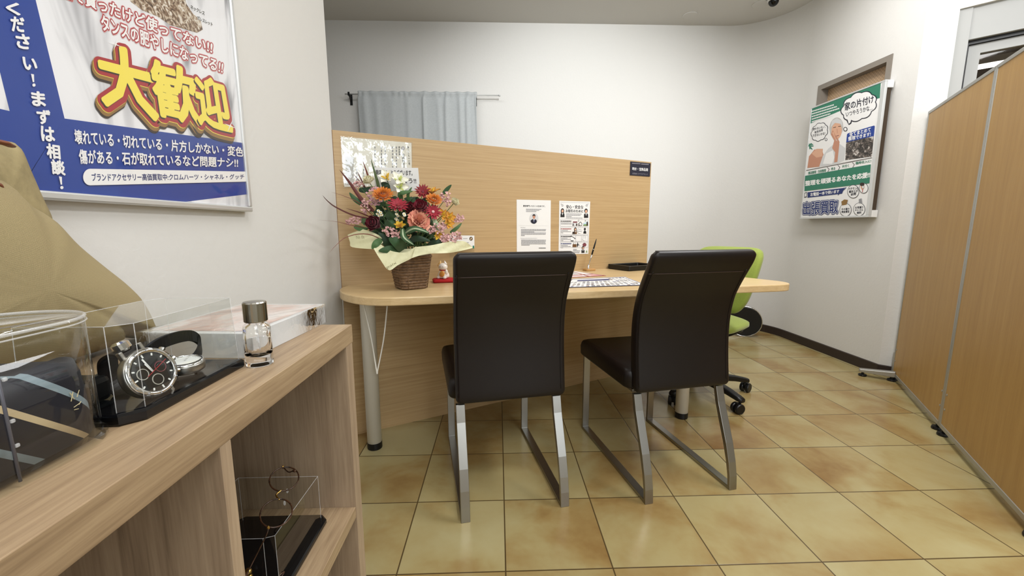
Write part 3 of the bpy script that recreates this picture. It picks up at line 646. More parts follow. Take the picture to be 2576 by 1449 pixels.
for i in range(6):
    ed.tube([lo[i], hi[i]], 0.0004, 6); ed.tube([hi[i], hi[(i + 1) % 6]], 0.0004, 6)
ed.build('cover_edge', M['clear_edge'], wc, world=True, smooth=True)
# --- chronograph watch standing up on its closed strap
def basis(face, up):
    z = V3(face).normalized(); y = V3(up); y = (y - z * y.dot(z)).normalized(); x = y.cross(z)
    return Matrix((x, y, z)).transposed()
def watch(name, label, c, face, up, R_, dialm, chrono):
    t = thing(name, label, 'watch', tuple(c)); t.matrix_basis = Matrix.Translation(V3(c)) @ basis(face, up).to_4x4()
    cs_ = MB().lathe([(R_ * 0.9, -0.0075), (R_ * 0.985, -0.006), (R_, -0.004), (R_, 0.001), (R_ * 0.97, 0.003)], 48).build('case', M['steel'], t, smooth=True)
    MB().lathe([(R_ * 0.97, 0.0028), (R_ * 0.96, 0.0042), (R_ * 0.80, 0.0052), (R_ * 0.79, 0.0036)], 48, cap=(False, False)).build('bezel', M['chrome'], cs_, smooth=True)
    d = MB().lathe([(R_ * 0.8, 0.0030), (R_ * 0.8, 0.0034)], 48).build('dial', dialm, t)
    mk = MB()
    for kx in range(12):
        a = 2 * pi * kx / 12; L = 0.10 if kx % 3 else 0.13
        mk.box((math.cos(a) * R_ * 0.70, math.sin(a) * R_ * 0.70, 0.0037), (R_ * L, R_ * 0.055, 0.0005), R=Matrix.Rotation(a, 3, 'Z'))
    mk.build('hour_marker', M['i_white'], d)
    hd = MB()
    for a, L, w in ((pi * 0.5 + 0.12, 0.62, 0.06), (pi * 0.5 + 0.2, 0.42, 0.07)): hd.box((math.cos(a) * R_ * L / 2, math.sin(a) * R_ * L / 2, 0.0042), (R_ * L, R_ * w, 0.0004), R=Matrix.Rotation(a, 3, 'Z'))
    hd.build('hands', M['i_white'], d)
    if chrono:
        rd = MB(); a = 0.25; rd.box((math.cos(a) * R_ * 0.2, math.sin(a) * R_ * 0.2, 0.0046), (R_ * 1.0, R_ * 0.025, 0.0003), R=Matrix.Rotation(a, 3, 'Z')); rd.build('second_hand', M['i_red'], d)
        for (x, y, m) in ((0.0, -0.36, 'i_silver'), (0.36, 0.02, 'i_maroon'), (-0.36, 0.10, 'i_silver')):
            s_ = MB().ring([(x * R_ + R_ * 0.21 * math.cos(q), y * R_ + R_ * 0.21 * math.sin(q), 0.0036) for q in [2 * pi * k / 24 for k in range(24)]], R_ * 0.018, 5); s_.build('subdial', M[m], d)
        for a in (0.0, 0.5, -0.5): MB().lathe([(0.0022, 0), (0.003, 0.001), (0.003, 0.004)], 12, (R_ * math.cos(a), R_ * math.sin(a), -0.002), R=V3((math.cos(a), math.sin(a), 0)).to_track_quat('Z', 'Y').to_matrix()).build('pusher', M['chrome'], cs_)
        tk = MB()
        for kx in range(12):
            a = 2 * pi * kx / 12 + 0.26; tk.box((math.cos(a) * R_ * 0.885, math.sin(a) * R_ * 0.885, 0.0049), (R_ * 0.08, R_ * 0.05, 0.0003), R=Matrix.Rotation(a, 3, 'Z'))
        tk.build('bezel_mark', M['i_grey'], cs_)
    MB().lathe([(R_ * 0.79, 0.0050), (R_ * 0.5, 0.0058), (0.0005, 0.006)], 40, cap=(False, False)).build('crystal', M['clear'], t, smooth=True)
    return t
base_z = ZSH + 0.011
wcen = onplane((385, 945), (-0.386, -0.60, 0), (0.75, -0.45, 0.2))
wcen = V3((-0.3665, -0.602, base_z + 0.0243))
w = watch('wristwatch', 'steel chronograph watch with black dial standing upright in the acrylic case', wcen, (0.93, -0.18, 0.30), (-0.1, -0.22, 1), 0.0254, M['black'], True)
for s in (-1, 1):
    for e in (-1, 1): MB().box((s * 0.010, e * 0.0255, -0.004), (0.004, 0.010, 0.005)).build('lug', M['steel'], w, bevel=0.001)
st = MB(); sp = crv([(0, 0.026, -0.006), (0, 0.031, -0.016), (0, 0.026, -0.034), (0, 0.006, -0.046), (0, -0.014, -0.040), (0, -0.026, -0.018), (0, -0.026, -0.006)], 40)
st.loft([[(x, p.y + y, p.z) for x, y in ((-0.010, -0.0014), (0.010, -0.0014), (0.010, 0.0014), (-0.010, 0.0014))] for p in sp]); st.build('strap', M['leather'], w, bevel=0.0006)
MB().box((0, 0.010, -0.048), (0.022, 0.014, 0.003)).build('buckle', M['chrome'], w, bevel=0.001)
MB().lathe([(0.006, 0), (0.0075, 0.002), (0.0075, 0.008), (0.005, 0.010)], 18, (0, 0.029, -0.010), R=Matrix.Rotation(-pi / 2, 3, 'X')).build('clasp', M['chrome'], w)
w2 = watch('wristwatch', 'pale dial watch lying flat with black strap at the back of the acrylic case', V3((-0.378, -0.541, base_z + 0.0125)), (0.05, -0.08, 1), (-0.2, 1, 0), 0.019, M['i_white'], False)
sp = crv([(0, 0.020, -0.004), (0, 0.034, 0.002), (-0.002, 0.040, 0.014), (-0.012, 0.036, 0.022), (-0.030, 0.018, 0.020), (-0.036, -0.006, 0.012), (-0.022, -0.024, 0.000), (0, -0.020, -0.004)], 44)
st = MB(); st.loft([[p + V3((0, 0, z)) + V3((x, 0, 0)) for x, z in ((-0.0016, -0.007), (0.0016, -0.007), (0.0016, 0.007), (-0.0016, 0.007))] for p in [V3((q.x, q.y, max(q.z, -0.003) )) for q in sp]]); st.build('strap', M['black'], w2)
# black strap rest on the case floor
rb = MB().b2((-0.440, -0.636, base_z), (-0.400, -0.606, base_z + 0.026)); tag(rb.build('watch_cushion', M['black'], None, bevel=0.006), 'black watch cushion at the near end of the acrylic case', 'cushion')

# --- perfume bottle
bp_ = atz((665, 921), ZSH); bt_ = thing('perfume_bottle', 'small clear glass bottle with silver cap near the shelf edge', 'bottle', (bp_.x - 0.010, bp_.y + 0.008, ZSH))
G = mat('bottle_glass', (1, 1, 1, 1), 0.02, trans=1.0, ior=1.45)
MB().lathe([(0.0145, 0.0), (0.016, 0.0015), (0.0163, 0.006), (0.0158, 0.050), (0.0150, 0.054), (0.011, 0.057), (0.010, 0.060), (0.0065, 0.060), (0.007, 0.054), (0.0125, 0.050), (0.0130, 0.020), (0.011, 0.014), (0.001, 0.0115)], 40, cap=(True, False)).build('glass_body', G, bt_, smooth=True)
MB().lathe([(0.0132, 0.0585), (0.0138, 0.0595), (0.0138, 0.083), (0.0128, 0.0845), (0.001, 0.0848)], 36).build('cap', mat('satin_cap', '#a9a69c', 0.22, 1.0), bt_, smooth=False)
MB().tube([(0, 0, 0.058), (0.0015, 0.001, 0.018)], 0.0012, 8).build('dip_tube', M['clear_edge'], bt_, smooth=True)

# --- wrapped box
bx = thing('wrapped_box', 'white box with pinkish picture lid sealed in clear film behind the bottle', 'box', (-0.45, -0.33, ZSH))
BX = [(-0.355, -0.452), (-0.343, -0.236), (-0.503, -0.226), (-0.515, -0.442)]; BH = 0.036
MB().prism(BX, ZSH, ZSH + BH).build('body', mat('box_white', '#d5d5d3', 0.5), bx, world=True, bevel=0.001)
k = NT('lid_picture'); mp = k.coords((6, 6, 6)); nz = k.n('ShaderNodeTexNoise', i_Scale=1.0, i_Detail=4.0, i_Distortion=1.4); k.l(mp, 0, nz, 'Vector')
r = k.ramp([(0.36, lin('#a3837a')), (0.46, lin('#cfa899')), (0.54, lin('#e0d3cc')), (0.66, lin('#e6e3df'))]); k.l(nz, 0, r, 0); k.l(r, 0, k.p, 'Base Color')
def inset(P, f):
    cx = sum(p[0] for p in P) / 4; cy = sum(p[1] for p in P) / 4
    return [(lerp(cx, x, f), lerp(cy, y, f)) for x, y in P]
lidp = inset(BX, 0.90); MB().add([(x, y, ZSH + BH + 0.0004) for x, y in lidp], [(0, 1, 2, 3)]).build('lid_print', k.m, bx, world=True)
BF = inset(BX, 1.006); fm = MB(); N = 14
rows = []
for j in range(N + 1):
    rows.append([])
    for i in range(N + 1):
        u, v = i / N, j / N
        x = lerp(lerp(BF[0][0], BF[1][0], u), lerp(BF[3][0], BF[2][0], u), v); y = lerp(lerp(BF[0][1], BF[1][1], u), lerp(BF[3][1], BF[2][1], u), v)
        rows[-1].append((x, y, ZSH + BH + 0.0012 + (random.uniform(0, 0.0014) if 0 < i < N and 0 < j < N else 0)))
fm.grid(rows); film = acrylic('clear_film', (0.98, 0.98, 0.98, 1), 1.3, 0.07, 0.3, 40)
fm.loft([[(x, y, ZSH + 0.001) for x, y in BF], [(x, y, ZSH + BH + 0.0012) for x, y in BF]], (False, False)); fm.build('film', film, bx, world=True, smooth=True)

# --- rounded clear case with the striped tie
CC = V3((-0.402, -0.731, ZSH)); tc_ = thing('clear_canister', 'rounded clear plastic case with seam and hinge in the near left corner of shelf', 'case', tuple(CC))
def stad(w, l, z, n=14): return [(x, y, z) for x, y in rrect(w, l, w / 2 - 0.0008, n)]
MB().loft([stad(0.104, 0.180, 0), stad(0.108, 0.184, 0.002), stad(0.108, 0.184, 0.005), stad(0.104, 0.180, 0.007)]).build('base_rim', M['clear'], tc_, smooth=False)
w_ = MB().loft([stad(0.102, 0.178, 0.007), stad(0.101, 0.177, 0.05), stad(0.100, 0.176, 0.107)], (False, True)); w_.build('cover', M['clear'], tc_, smooth=True)
e = MB(); e.ring([V3(p) for p in stad(0.100, 0.176, 0.107)], 0.0014, 6); e.ring([V3(p) for p in stad(0.102, 0.178, 0.1035)], 0.0007, 5); e.build('top_rim', M['clear_rim'], tc_, smooth=True)
hs = MB(); hx = 0.0505; hy = -0.004
hs.tube([(0.0515, hy, 0.004), (0.0505, hy - 0.001, 0.107)], 0.0010, 8); hs.build('seam_strip', M['darkedge'], tc_, smooth=True)
for z in (0.030, 0.048, 0.078): MB().box((0.0515, hy + 0.002, z), (0.002, 0.0028, 0.0028)).build('hinge_pin', M['clear_edge'], tc_, bevel=0.0008)
# the folded tie inside: navy with slanted stripes
k = NT('striped_navy_silk'); tcd = k.n('ShaderNodeTexCoord'); sx = k.n('ShaderNodeSeparateXYZ'); k.l(tcd, 'Object', sx, 0)
my = k.n('ShaderNodeMath', operation='MULTIPLY'); my.inputs[1].default_value = 0.9; k.l(sx, 1, my, 0); ad = k.n('ShaderNodeMath', operation='ADD'); k.l(my, 0, ad, 0); k.l(sx, 2, ad, 1)
r = k.ramp([(0.0, lin('#101320')), (0.0001, lin('#101320'))]); r.color_ramp.interpolation = 'CONSTANT'; e = r.color_ramp.elements
for p, c in ((0.10, '#7d8c94'), (0.165, '#0f1220'), (0.445, '#b9a684'), (0.505, '#0f1220'), (0.775, '#7d8c94'), (0.84, '#0f1220')):
    x = e.new(p); x.color = lin(c)
sc_m = k.n('ShaderNodeMath', operation='MULTIPLY'); sc_m.inputs[1].default_value = 10.0; k.l(ad, 0, sc_m, 0); k.l(sc_m, 0, r, 0); k.l(r, 0, k.p, 'Base Color'); k.p.inputs['Roughness'].default_value = 0.5
tie = thing('necktie', 'dark navy striped tie rolled inside the rounded clear case', 'tie', (CC.x, CC.y, ZSH + 0.0075))
rings = []
for z, w, l in ((0.0, 0.090, 0.165), (0.03, 0.089, 0.163), (0.052, 0.087, 0.160)): rings.append(stad(w, l, z))
topr = []
for x, y, z in stad(0.083, 0.154, 0.0): topr.append((x, y, 0.065 + 0.007 * math.sin(y * 60) + 0.004 * math.sin(x * 90)))
rings.append(topr); rings.append([(x * 0.9, y * 0.95, z + 0.001) for x, y, z in topr])
tb = MB().loft(rings).build('body', k.m, tie, smooth=True)
lg = MB()
for (y, z, dy, dz) in ((0.058, 0.038, 0.004, 0.010), (0.062, 0.039, -0.003, 0.009), (0.066, 0.040, 0.004, 0.007), (0.060, 0.030, 0.008, 0.002), (0.060, 0.027, 0.005, -0.001), (0.067, 0.030, 0.003, 0.003)):
    y = 0.046 + (y - 0.062) * 0.7; z = 0.032 + (z - 0.034) * 0.7; x = 0.0450 - max(0, (abs(y) - 0.040)) ** 2 * 11
    lg.tube([(x, y, z), (x - 0.0002, y + dy * 0.7, z + dz * 0.7)], 0.0003, 5)
lg.build('woven_mark', mat('gold_thread', '#c9b98e', 0.4), tb)

# --- canvas bag leaning on the wall
k = NT('khaki_canvas'); mp = k.coords((1, 1, 1), (0.25, 0, 0)); wv = k.n('ShaderNodeTexWave', i_Scale=300.0, i_Distortion=0.6, bands_direction='Z'); k.l(mp, 0, wv, 'Vector')
wv2 = k.n('ShaderNodeTexWave', i_Scale=300.0, i_Distortion=0.6, bands_direction='Y'); k.l(mp, 0, wv2, 'Vector'); mm = k.n('ShaderNodeMath', operation='MULTIPLY'); k.l(wv, 1, mm, 0); k.l(wv2, 1, mm, 1)
r = k.ramp([(0.0, lin('#8c7d58')), (0.6, lin('#ab9b73'))]); k.l(mm, 0, r, 0); k.l(r, 0, k.p, 'Base Color'); k.p.inputs['Roughness'].default_value = 0.92; k.bump(mm, 0, 0.4, 0.0009); CANV = k.m
bag = thing('canvas_bag', 'khaki canvas bag with brown leather trim leaning on the wall behind the cases', 'bag', (-0.60, -0.66, ZSH))
def pillow(outl, x, depth, back=0.0, n=9, wob=0.0):
    P = crv([(0, a, b) for a, b in outl] + [(0, *outl[0])], 64)[:-1]; cy = sum(p.y for p in P) / len(P); cz = sum(p.z for p in P) / len(P); R = []
    for i in range(n + 1):
        th = pi / 2 * i / n; s = math.cos(th) * 0.985 + 0.015; h = math.sin(th)
        R.append([(x + depth * h ** 0.9 + wob * math.sin(p.y * 55 + p.z * 40) * s * h, lerp(cy, p.y, s), lerp(cz, p.z, s)) for p in P])
    B = [[(x - back * math.sin(pi / 2 * i / 4), lerp(cy, p.y, math.cos(pi / 2 * i / 4) * 0.985 + 0.015), lerp(cz, p.z, math.cos(pi / 2 * i / 4) * 0.985 + 0.015)) for p in P] for i in range(4, 0, -1)]
    return MB().loft(B + R)
def yzx(px, x): p = atx(px, x); return (p.y, p.z)
XB = -0.605
ol = [yzx(q, XB) for q in ((-60, 440), (0, 497), (62, 535), (130, 603), (205, 664), (272, 716), (318, 762), (352, 822), (358, 850))] + [(-0.385, 0.779), (-0.41, ZSH + 0.004), (-0.60, ZSH + 0.004), (-0.86, ZSH + 0.004), (-0.90, 0.80), (-0.90, 1.0), (-0.80, 1.10)]
pillow(ol, XB, 0.085, 0.05, wob=0.004).build('front_panel', CANV, bag, smooth=True, world=True)
XB2 = -0.625
ol2 = [yzx(q, XB2) for q in ((-120, 330), (-20, 352), (28, 362), (58, 430), (85, 500), (104, 545), (106, 575), (130, 612), (160, 650))] + [(-0.52, 0.86), (-0.62, 0.82), (-0.80, 0.82), (-0.85, 1.0)]
pillow(ol2, XB2, 0.045, 0.03, wob=0.006).build('flap', mat('khaki_canvas_flap', '#938560', 0.9, noise=0.15, nscale=60, bump=0.4, bscale=300, bdist=0.001), bag, smooth=True, world=True)
LT = mat('tan_leather', '#74432a', 0.55, noise=0.15, nscale=200)
for q0_, q1_, wd0 in (((-25, 352), (26, 367), 0.010), ((-30, 450), (7, 478), 0.008)):
    a = atx(q0_, XB2 + 0.062); b = atx(q1_, XB2 + 0.062); MB().tube([a, a.lerp(b, 0.5) + V3((0.004, 0, 0)), b], [wd0 * 0.6, wd0 * 0.65, wd0 * 0.5], 10, flat=0.4).build('leather_trim', LT, bag, smooth=True, world=True)

# --- spectacles case on the middle shelf
gc = thing('display_case', 'clear acrylic case with black base on the middle shelf holding spectacles', 'display case', (-0.40, -0.43, ZM))
gx0, gx1, gy0, gy1 = -0.490, -0.328, -0.60, -0.316
def gch(i, z): return [(gx1 - i, gy0 + i, z), (gx1 - i, gy1 - 0.012 - i, z), (gx1 - 0.012 - i, gy1 - i, z), (gx0 + 0.012 + i, gy1 - i, z), (gx0 + i, gy1 - 0.012 - i, z), (gx0 + i, gy0 + i, z)]
MB().loft([gch(0.001, ZM), gch(0, ZM + 0.002), gch(0, ZM + 0.008), gch(0.002, ZM + 0.010)]).build('base', M['black_gloss'], gc, world=True)
def gbx(z): return [(-0.338, -0.469, z), (-0.338, -0.327, z), (-0.476, -0.327, z), (-0.476, -0.469, z), (-0.392, -0.474, z), (-0.352, -0.474, z)]
g0, g1 = gbx(ZM + 0.0102), gbx(ZM + 0.092)
MB().loft([g0, g1], (False, True)).build('cover', M['clear'], gc, world=True)
ed = MB()
for i in range(6): ed.tube([g0[i], g1[i]], 0.0004, 6); ed.tube([g1[i], g1[(i + 1) % 6]], 0.0004, 6)
ed.build('cover_edge', M['clear_edge'], gc, world=True)
TORT = mat('tortoise_rim', '#3a2416', 0.25, noise=0.7, nscale=160); GOLD = mat('gold_wire', '#c8a45c', 0.2, 1.0)
def spectacles(label, c, ex, ey, fold, rimr=0.0215):
    """c: centre of the bridge; ex: direction along the front; ey: up within the lens plane"""
    t = thing('eyeglasses', label, 'eyeglasses', tuple(c), group=None); ex = V3(ex).normalized(); ey = V3(ey); ey = (ey - ex * ey.dot(ex)).normalized(); ez = ex.cross(ey)
    for s in (-1, 1):
        o = ex * s * (rimr + 0.009); P = [o + ex * rimr * 1.08 * math.cos(a) + ey * rimr * 0.92 * math.sin(a) for a in [2 * pi * k / 40 for k in range(40)]]
        rim = MB().ring(P, 0.0011, 8).build('rim', TORT, t, smooth=True)
        MB().add([p + ez * 0.0004 for p in P], [tuple(range(40))]).build('lens', M['lens'], rim)
        h = o + ex * s * rimr * 1.08 + ey * 0.006; tip = h + fold[0 if s < 0 else 1]
        tm = MB().tube(crv([h, h + ex * s * 0.006 - ez * 0.006, h.lerp(tip, 0.5) - ez * 0.006, h.lerp(tip, 0.85), tip], 24), [0.0009] * 15 + [0.0010, 0.0013, 0.0018, 0.0021, 0.0022, 0.0022, 0.0022, 0.0020, 0.0014], 8).build('temple', TORT, t, smooth=True)
        MB().ell(h, (0.002, 0.002, 0.003), 8, 5).build('hinge', GOLD, rim)
        pad = o - ex * s * rimr * 0.9 - ey * 0.008 - ez * 0.004; MB().ell(pad, (0.002, 0.001, 0.004), 8, 5).build('nose_pad', M['clear_edge'], rim)
    MB().tube(crv([-ex * 0.009, ey * 0.006, ex * 0.009], 12), 0.0012, 8).build('bridge', GOLD, t, smooth=True)
    return t
ga = onplane((700, 1248), (-0.395, -0.42, 0), (0, 1, 0))
pA = onplane((697, 1283), (0, -0.448, 0), (0, 1, 0)); pB = onplane((714, 1210), (0, -0.398, 0), (0, 1, 0)); mid = (pA + pB) / 2
spectacles('round tortoiseshell spectacles propped up inside the acrylic case on the middle shelf', mid, (pB - pA), (mid - CAM).cross(pB - pA) * -1, (V3((-0.02, -0.035, -0.055)), V3((0.030, -0.02, 0.004))), 0.0225)
fl_ = V3((-0.375, -0.475, ZM + 0.0125)); spectacles('thin wire spectacles folded flat on the black base on the middle shelf', V3((-0.372, -0.50, ZM + 0.016)), (0.55, 0.8, 0.0), (0.8, -0.5, 0.15), (V3((0.03, 0.06, -0.003)), V3((-0.02, -0.05, -0.003))), 0.019)
# small gold ornament seen past the divider
gd = thing('gold_ornament', 'small gold ornament standing beside the divider on the middle shelf', 'ornament', tuple(atz((628, 1480), ZM + 0.0) ))
g_ = atz((628, 1480), ZM); gz = MB()
MB().lathe([(0.007, 0), (0.008, 0.002), (0.004, 0.005), (0.003, 0.010), (0.006, 0.014), (0.006, 0.020), (0.003, 0.023)], 16).build('body', GOLD, gd, smooth=True)
MB().ell((0, 0, 0.027), (0.006, 0.006, 0.0055), 12, 8).build('head', GOLD, gd, smooth=True)
MB().ell((0.007, 0.003, 0.012), (0.005, 0.002, 0.003), 10, 6).build('wing', GOLD, gd, smooth=True)

# ================================================================== PAPERS AND SIGNS ON THE UPRIGHT PANEL
def sheet_thing(name, label, cat, corners, group=None, mat_='paper', thick=0.0006, off=0.0006):
    """a flat sheet fixed to the panel face; corners TL, TR, BR, BL in photograph pixels"""
    P = [onplane(q, A0 + PN * off, PN) for q in corners]; c = (P[2] + P[3]) / 2
    t = thing(name, label, cat, tuple(c), 0, group); mb = MB(); mb.extr(P, PN * thick); mb.build('sheet', M[mat_], t, world=True); return t
def pprint(zf, off=0.0015): return Print(A0 + PN * off, PN, zf)
ZA = zm(1290, 495, 110 / 1181)
t = sheet_thing('notice_paper', 'white profile sheet with a round portrait, left of two papers on the panel', 'paper', [(1299.5, 502), (1385.5, 504), (1384.5, 640), (1300, 641)])
p = pprint(ZA)
p.text('買取専門いちろくの日本です。', [(278, 222), (872, 232), (872, 282), (278, 272)], 'i_black', 1, 0.012)
for i, (x1, y) in enumerate(((775, 325), (720, 355), (645, 388))): p.rows(360, x1, y, 18, 'i_grey', 1, 0.01, 0.07, i)
p.ell((570, 586), 121, 146, 'i_lgrey', 1, 40)
p.poly([(478, 640), (530, 605), (560, 596), (585, 596), (620, 610), (648, 650), (640, 690), (600, 725), (570, 731), (530, 722), (490, 690)], 'i_dnavy', 2); p.poly([(548, 598), (572, 690), (600, 602)], 'i_white', 3); p.poly([(570, 605), (566, 640), (578, 705), (588, 640), (582, 605)], 'i_navy', 4)
p.ell((570, 545), 34, 50, 'i_skin2', 3); p.poly([(528, 540), (530, 500), (548, 476), (575, 470), (600, 482), (610, 510), (606, 545), (596, 515), (560, 508), (538, 520)], 'i_black', 4)
p.line((175, 778), (960, 782), 4, 'i_lgrey', 1); p.text('PROFILE', [(212, 822), (340, 824), (340, 845), (212, 843)], 'i_grey', 1)
for i, (x1, y) in enumerate(((895, 874), (895, 904), (580, 936), (895, 966), (893, 1000), (320, 1036))): p.rows(222, x1, y, 20, 'i_grey', 1, 0.003, 0.05, 10 + i)
p.rows(215, 655, 1110, 22, 'i_lgrey', 1, 0, 0.06, 3)
for i, (x1, y) in enumerate(((892, 1160), (892, 1192), (890, 1225), (890, 1258), (455, 1292))): p.rows(230, x1, y, 20, 'i_grey', 1, 0.003, 0.05, 20 + i)
p.rows(700, 890, 1376, 18, 'i_black', 1, 0, 0.1, 4); p.build('print', t)
ZB_ = zm(1395, 495, 105 / 1014)
t = sheet_thing('notice_paper', 'illustrated customer notice with small figures, right of two papers on the panel', 'paper', [(1406.8, 505), (1484.6, 507), (1480, 638.5), (1405, 640)])
p = pprint(ZB_)
def boxl(a, b, c, d, m='i_grey', w=4): 
    for u, v in ((a, b), (b, c), (c, d), (d, a)): p.line(u, v, w, m, 1)
p.line((140, 130), (845, 148), 4, 'i_grey', 1)
p.text('安心・安全な', [(285, 195), (700, 208), (695, 292), (285, 285)], 'i_black', 2, 0.015); p.text('お取引のために', [(272, 305), (700, 318), (696, 385), (272, 380)], 'i_black', 2, 0.02)
for i, (x1, y) in enumerate(((672, 408), (640, 440), (415, 472), (680, 506))): p.rows(280, x1, y, 16, 'i_grey', 1, 0.01, 0.06, 30 + i)
def figure(cx, cy, s, hair, body, skin='i_skin', longh=True):
    p.poly([(cx - 48 * s, cy + 120 * s), (cx - 46 * s, cy + 40 * s), (cx - 25 * s, cy + 18 * s), (cx + 25 * s, cy + 18 * s), (cx + 46 * s, cy + 40 * s), (cx + 50 * s, cy + 120 * s)], body, 2)
    p.poly([(cx - 14 * s, cy + 18 * s), (cx + 14 * s, cy + 18 * s), (cx, cy + 80 * s)], 'i_white', 3)
    p.ell((cx, cy - 42 * s), 38 * s, 52 * s, hair, 3)
    if longh: p.poly([(cx - 40 * s, cy - 40 * s), (cx + 40 * s, cy - 40 * s), (cx + 36 * s, cy + 18 * s), (cx - 36 * s, cy + 18 * s)], hair, 3)
    p.ell((cx, cy - 30 * s), 24 * s, 36 * s, skin, 4)
figure(192, 375, 1.0, 'i_black', 'i_black'); figure(765, 385, 1.05, 'i_black', 'i_black', longh=False)
for sx, cx in ((1, 185), (-1, 790)):
    for dx, dy, a in ((-20, -20, 0.8), (10, -10, -0.6), (-5, 20, 0.9), (22, 18, -0.5)): p.ell((cx + sx * dx, 200 + dy), 18, 7, 'i_grey', 1, 12, a * sx)
for y0, y1 in ((545, 715), (738, 920), (935, 1085), (1100, 1235)): boxl((145, y0), (815, y0 + 8), (812, y1), (140, y1))
for i, (y, m) in enumerate(((582, 'i_black'), (768, 'i_redtxt'), (955, 'i_black'), (1128, 'i_navy'))):
    p.ell((165, y + 10), 12, 14, m, 2, 14); p.rows(188, 410, y, 22, m, 1, 0.0, 0.08, 40 + i)
    for j, x1 in enumerate((415, 420) if i == 0 else (320, 400, 210)[:3]): p.rows(155, x1, y + 42 + j * 30, 14, 'i_grey', 1, 0, 0.07, 50 + i * 4 + j)
p.poly([(445, 600), (550, 600), (550, 705), (440, 705)], 'i_lgrey', 1); p.poly([(445, 600), (550, 600), (550, 632), (445, 632)], 'i_maroon', 2); p.poly([(440, 650), (460, 650), (460, 705), (440, 705)], 'i_black', 2); p.poly([(520, 650), (548, 650), (548, 705), (520, 705)], 'i_dark', 2)
p.circ((588, 580), 18, 22, 'i_black', 2, 4); p.poly([(568, 660), (630, 602), (668, 650), (660, 705), (580, 705)], 'i_dark', 2); p.poly([(582, 665), (630, 620), (655, 660), (648, 697), (590, 697)], 'i_white', 3); p.poly([(600, 660), (615, 660), (615, 697), (600, 697)], 'i_dark', 4)
p.line((735, 568), (760, 596), 5, 'i_black', 2); p.line((760, 568), (735, 596), 5, 'i_black', 2)
p.poly([(698, 640), (812, 600), (812, 705), (698, 705)], 'i_teal', 1); p.poly([(698, 680), (740, 660), (812, 690), (812, 705), (698, 705)], 'i_tgreen', 2); p.poly([(770, 700), (775, 620), (792, 598), (808, 625), (810, 700)], 'i_dark', 3)
figure(503, 815, 0.75, 'i_black', 'i_brown'); p.poly([(435, 850), (490, 850), (495, 905), (432, 905)], 'i_dark', 4); p.circ((605, 825), 52, 68, 'i_grey', 2, 3); p.rows(575, 640, 790, 10, 'i_grey', 4); p.rows(560, 650, 830, 14, 'i_grey', 4)
p.ell((735, 785), 22, 32, 'i_black', 2); p.poly([(698, 890), (705, 845), (735, 815), (765, 845), (768, 895)], 'i_black', 2)
p.line((392, 950), (505, 1018), 14, 'i_black', 3); p.circ((430, 1020), 45, 55, 'i_lgrey', 1, 3); p.poly([(395, 1060), (455, 1060), (460, 1080), (395, 1078)], 'i_black', 3)
boxl((515, 940), (650, 940), (650, 1085), (515, 1085)); boxl((690, 950), (740, 940), (750, 1000), (690, 1005)); p.circ((715, 1030), 40, 30, 'i_grey', 1, 3)
p.poly([(440, 1150), (530, 1150), (535, 1222), (436, 1222)], 'i_brown', 2); p.circ((486, 1130), 22, 28, 'i_brown', 1, 4); p.ell((562, 1165), 20, 28, 'i_black', 2); p.line((562, 1110), (558, 1220), 14, 'i_black', 1); p.circ((625, 1165), 24, 30, 'i_grey', 1, 3); p.ell((725, 1165), 46, 44, 'i_maroon', 2)
figure(688, 1270, 0.75, 'i_black', 'i_black', longh=False); p.poly([(760, 1350), (775, 1290), (795, 1350)], 'i_tgreen', 2)
for i, (x1, y) in enumerate(((540, 1272), (620, 1305), (610, 1345))): p.rows(450, x1, y, 18, 'i_grey', 1, 0, 0.1, 80 + i)
p.build('print', t)
ZS_ = zm(1570, 395, 80 / 1932)
t = sheet_thing('licence_plate_sign', 'small navy licence sign at the top right corner of the upright panel', 'sign', [(1585.6, 406.2), (1636.0, 411.0), (1634.0, 444.3), (1584.2, 440.8)], None, 'i_dnavy', 0.003)
p = pprint(ZS_, 0.0042)
p.rows(485, 1010, 352, 52, 'i_lbl', 1, 0.06, 0.06, 5); p.rows(1040, 1500, 395, 56, 'i_lbl', 1, 0.07, 0.06, 6)
p.text('時計・宝飾品商', [(500, 612), (1452, 680), (1448, 868), (498, 800)], 'i_white', 1, 0.012); p.text('合同会社 ミナウスアセット', [(498, 945), (1440, 1005), (1435, 1105), (496, 1050)], 'i_lbl', 1, 0.008); p.build('print', t)
# certificate in a crumpled clear sleeve
ZC_ = zm(840, 330, 240 / 2046)
t = sheet_thing('certificate', 'framed-paper skill certificate in a shiny crumpled clear sleeve, top left of the panel', 'certificate', [(857.5, 344), (1035, 359.5), (1036.5, 467), (866, 470)], None, 'ivory_paper', 0.0004, 0.0008)
t['label'] = 'cream certificate in a shiny crumpled clear sleeve at top left of the panel'
p = pprint(ZC_, 0.0014)
def vert(s, x, y0, dy, w, m='i_black', slope=0.0):
    for i, c in enumerate(s):
        g = {'一': 0.05, '二': 0.30, '三': 0.36}.get(c, 0.42) * dy; xx, yy = x + i * slope, y0 + i * dy
        p.text(c, [(xx - w, yy - g), (xx + w, yy - g), (xx + w, yy + g), (xx - w, yy + g)], m, 1, 0.01)
vert('技能検定合格', 1490, 510, 64, 28, slope=2); vert('第二三九一〇号', 1592, 352, 58, 17, slope=4); vert('検定職種', 1400, 345, 52, 15, slope=2)
p.circ((1480, 368), 38, 42, 'i_lbl', 1, 10, 'i_lgrey')
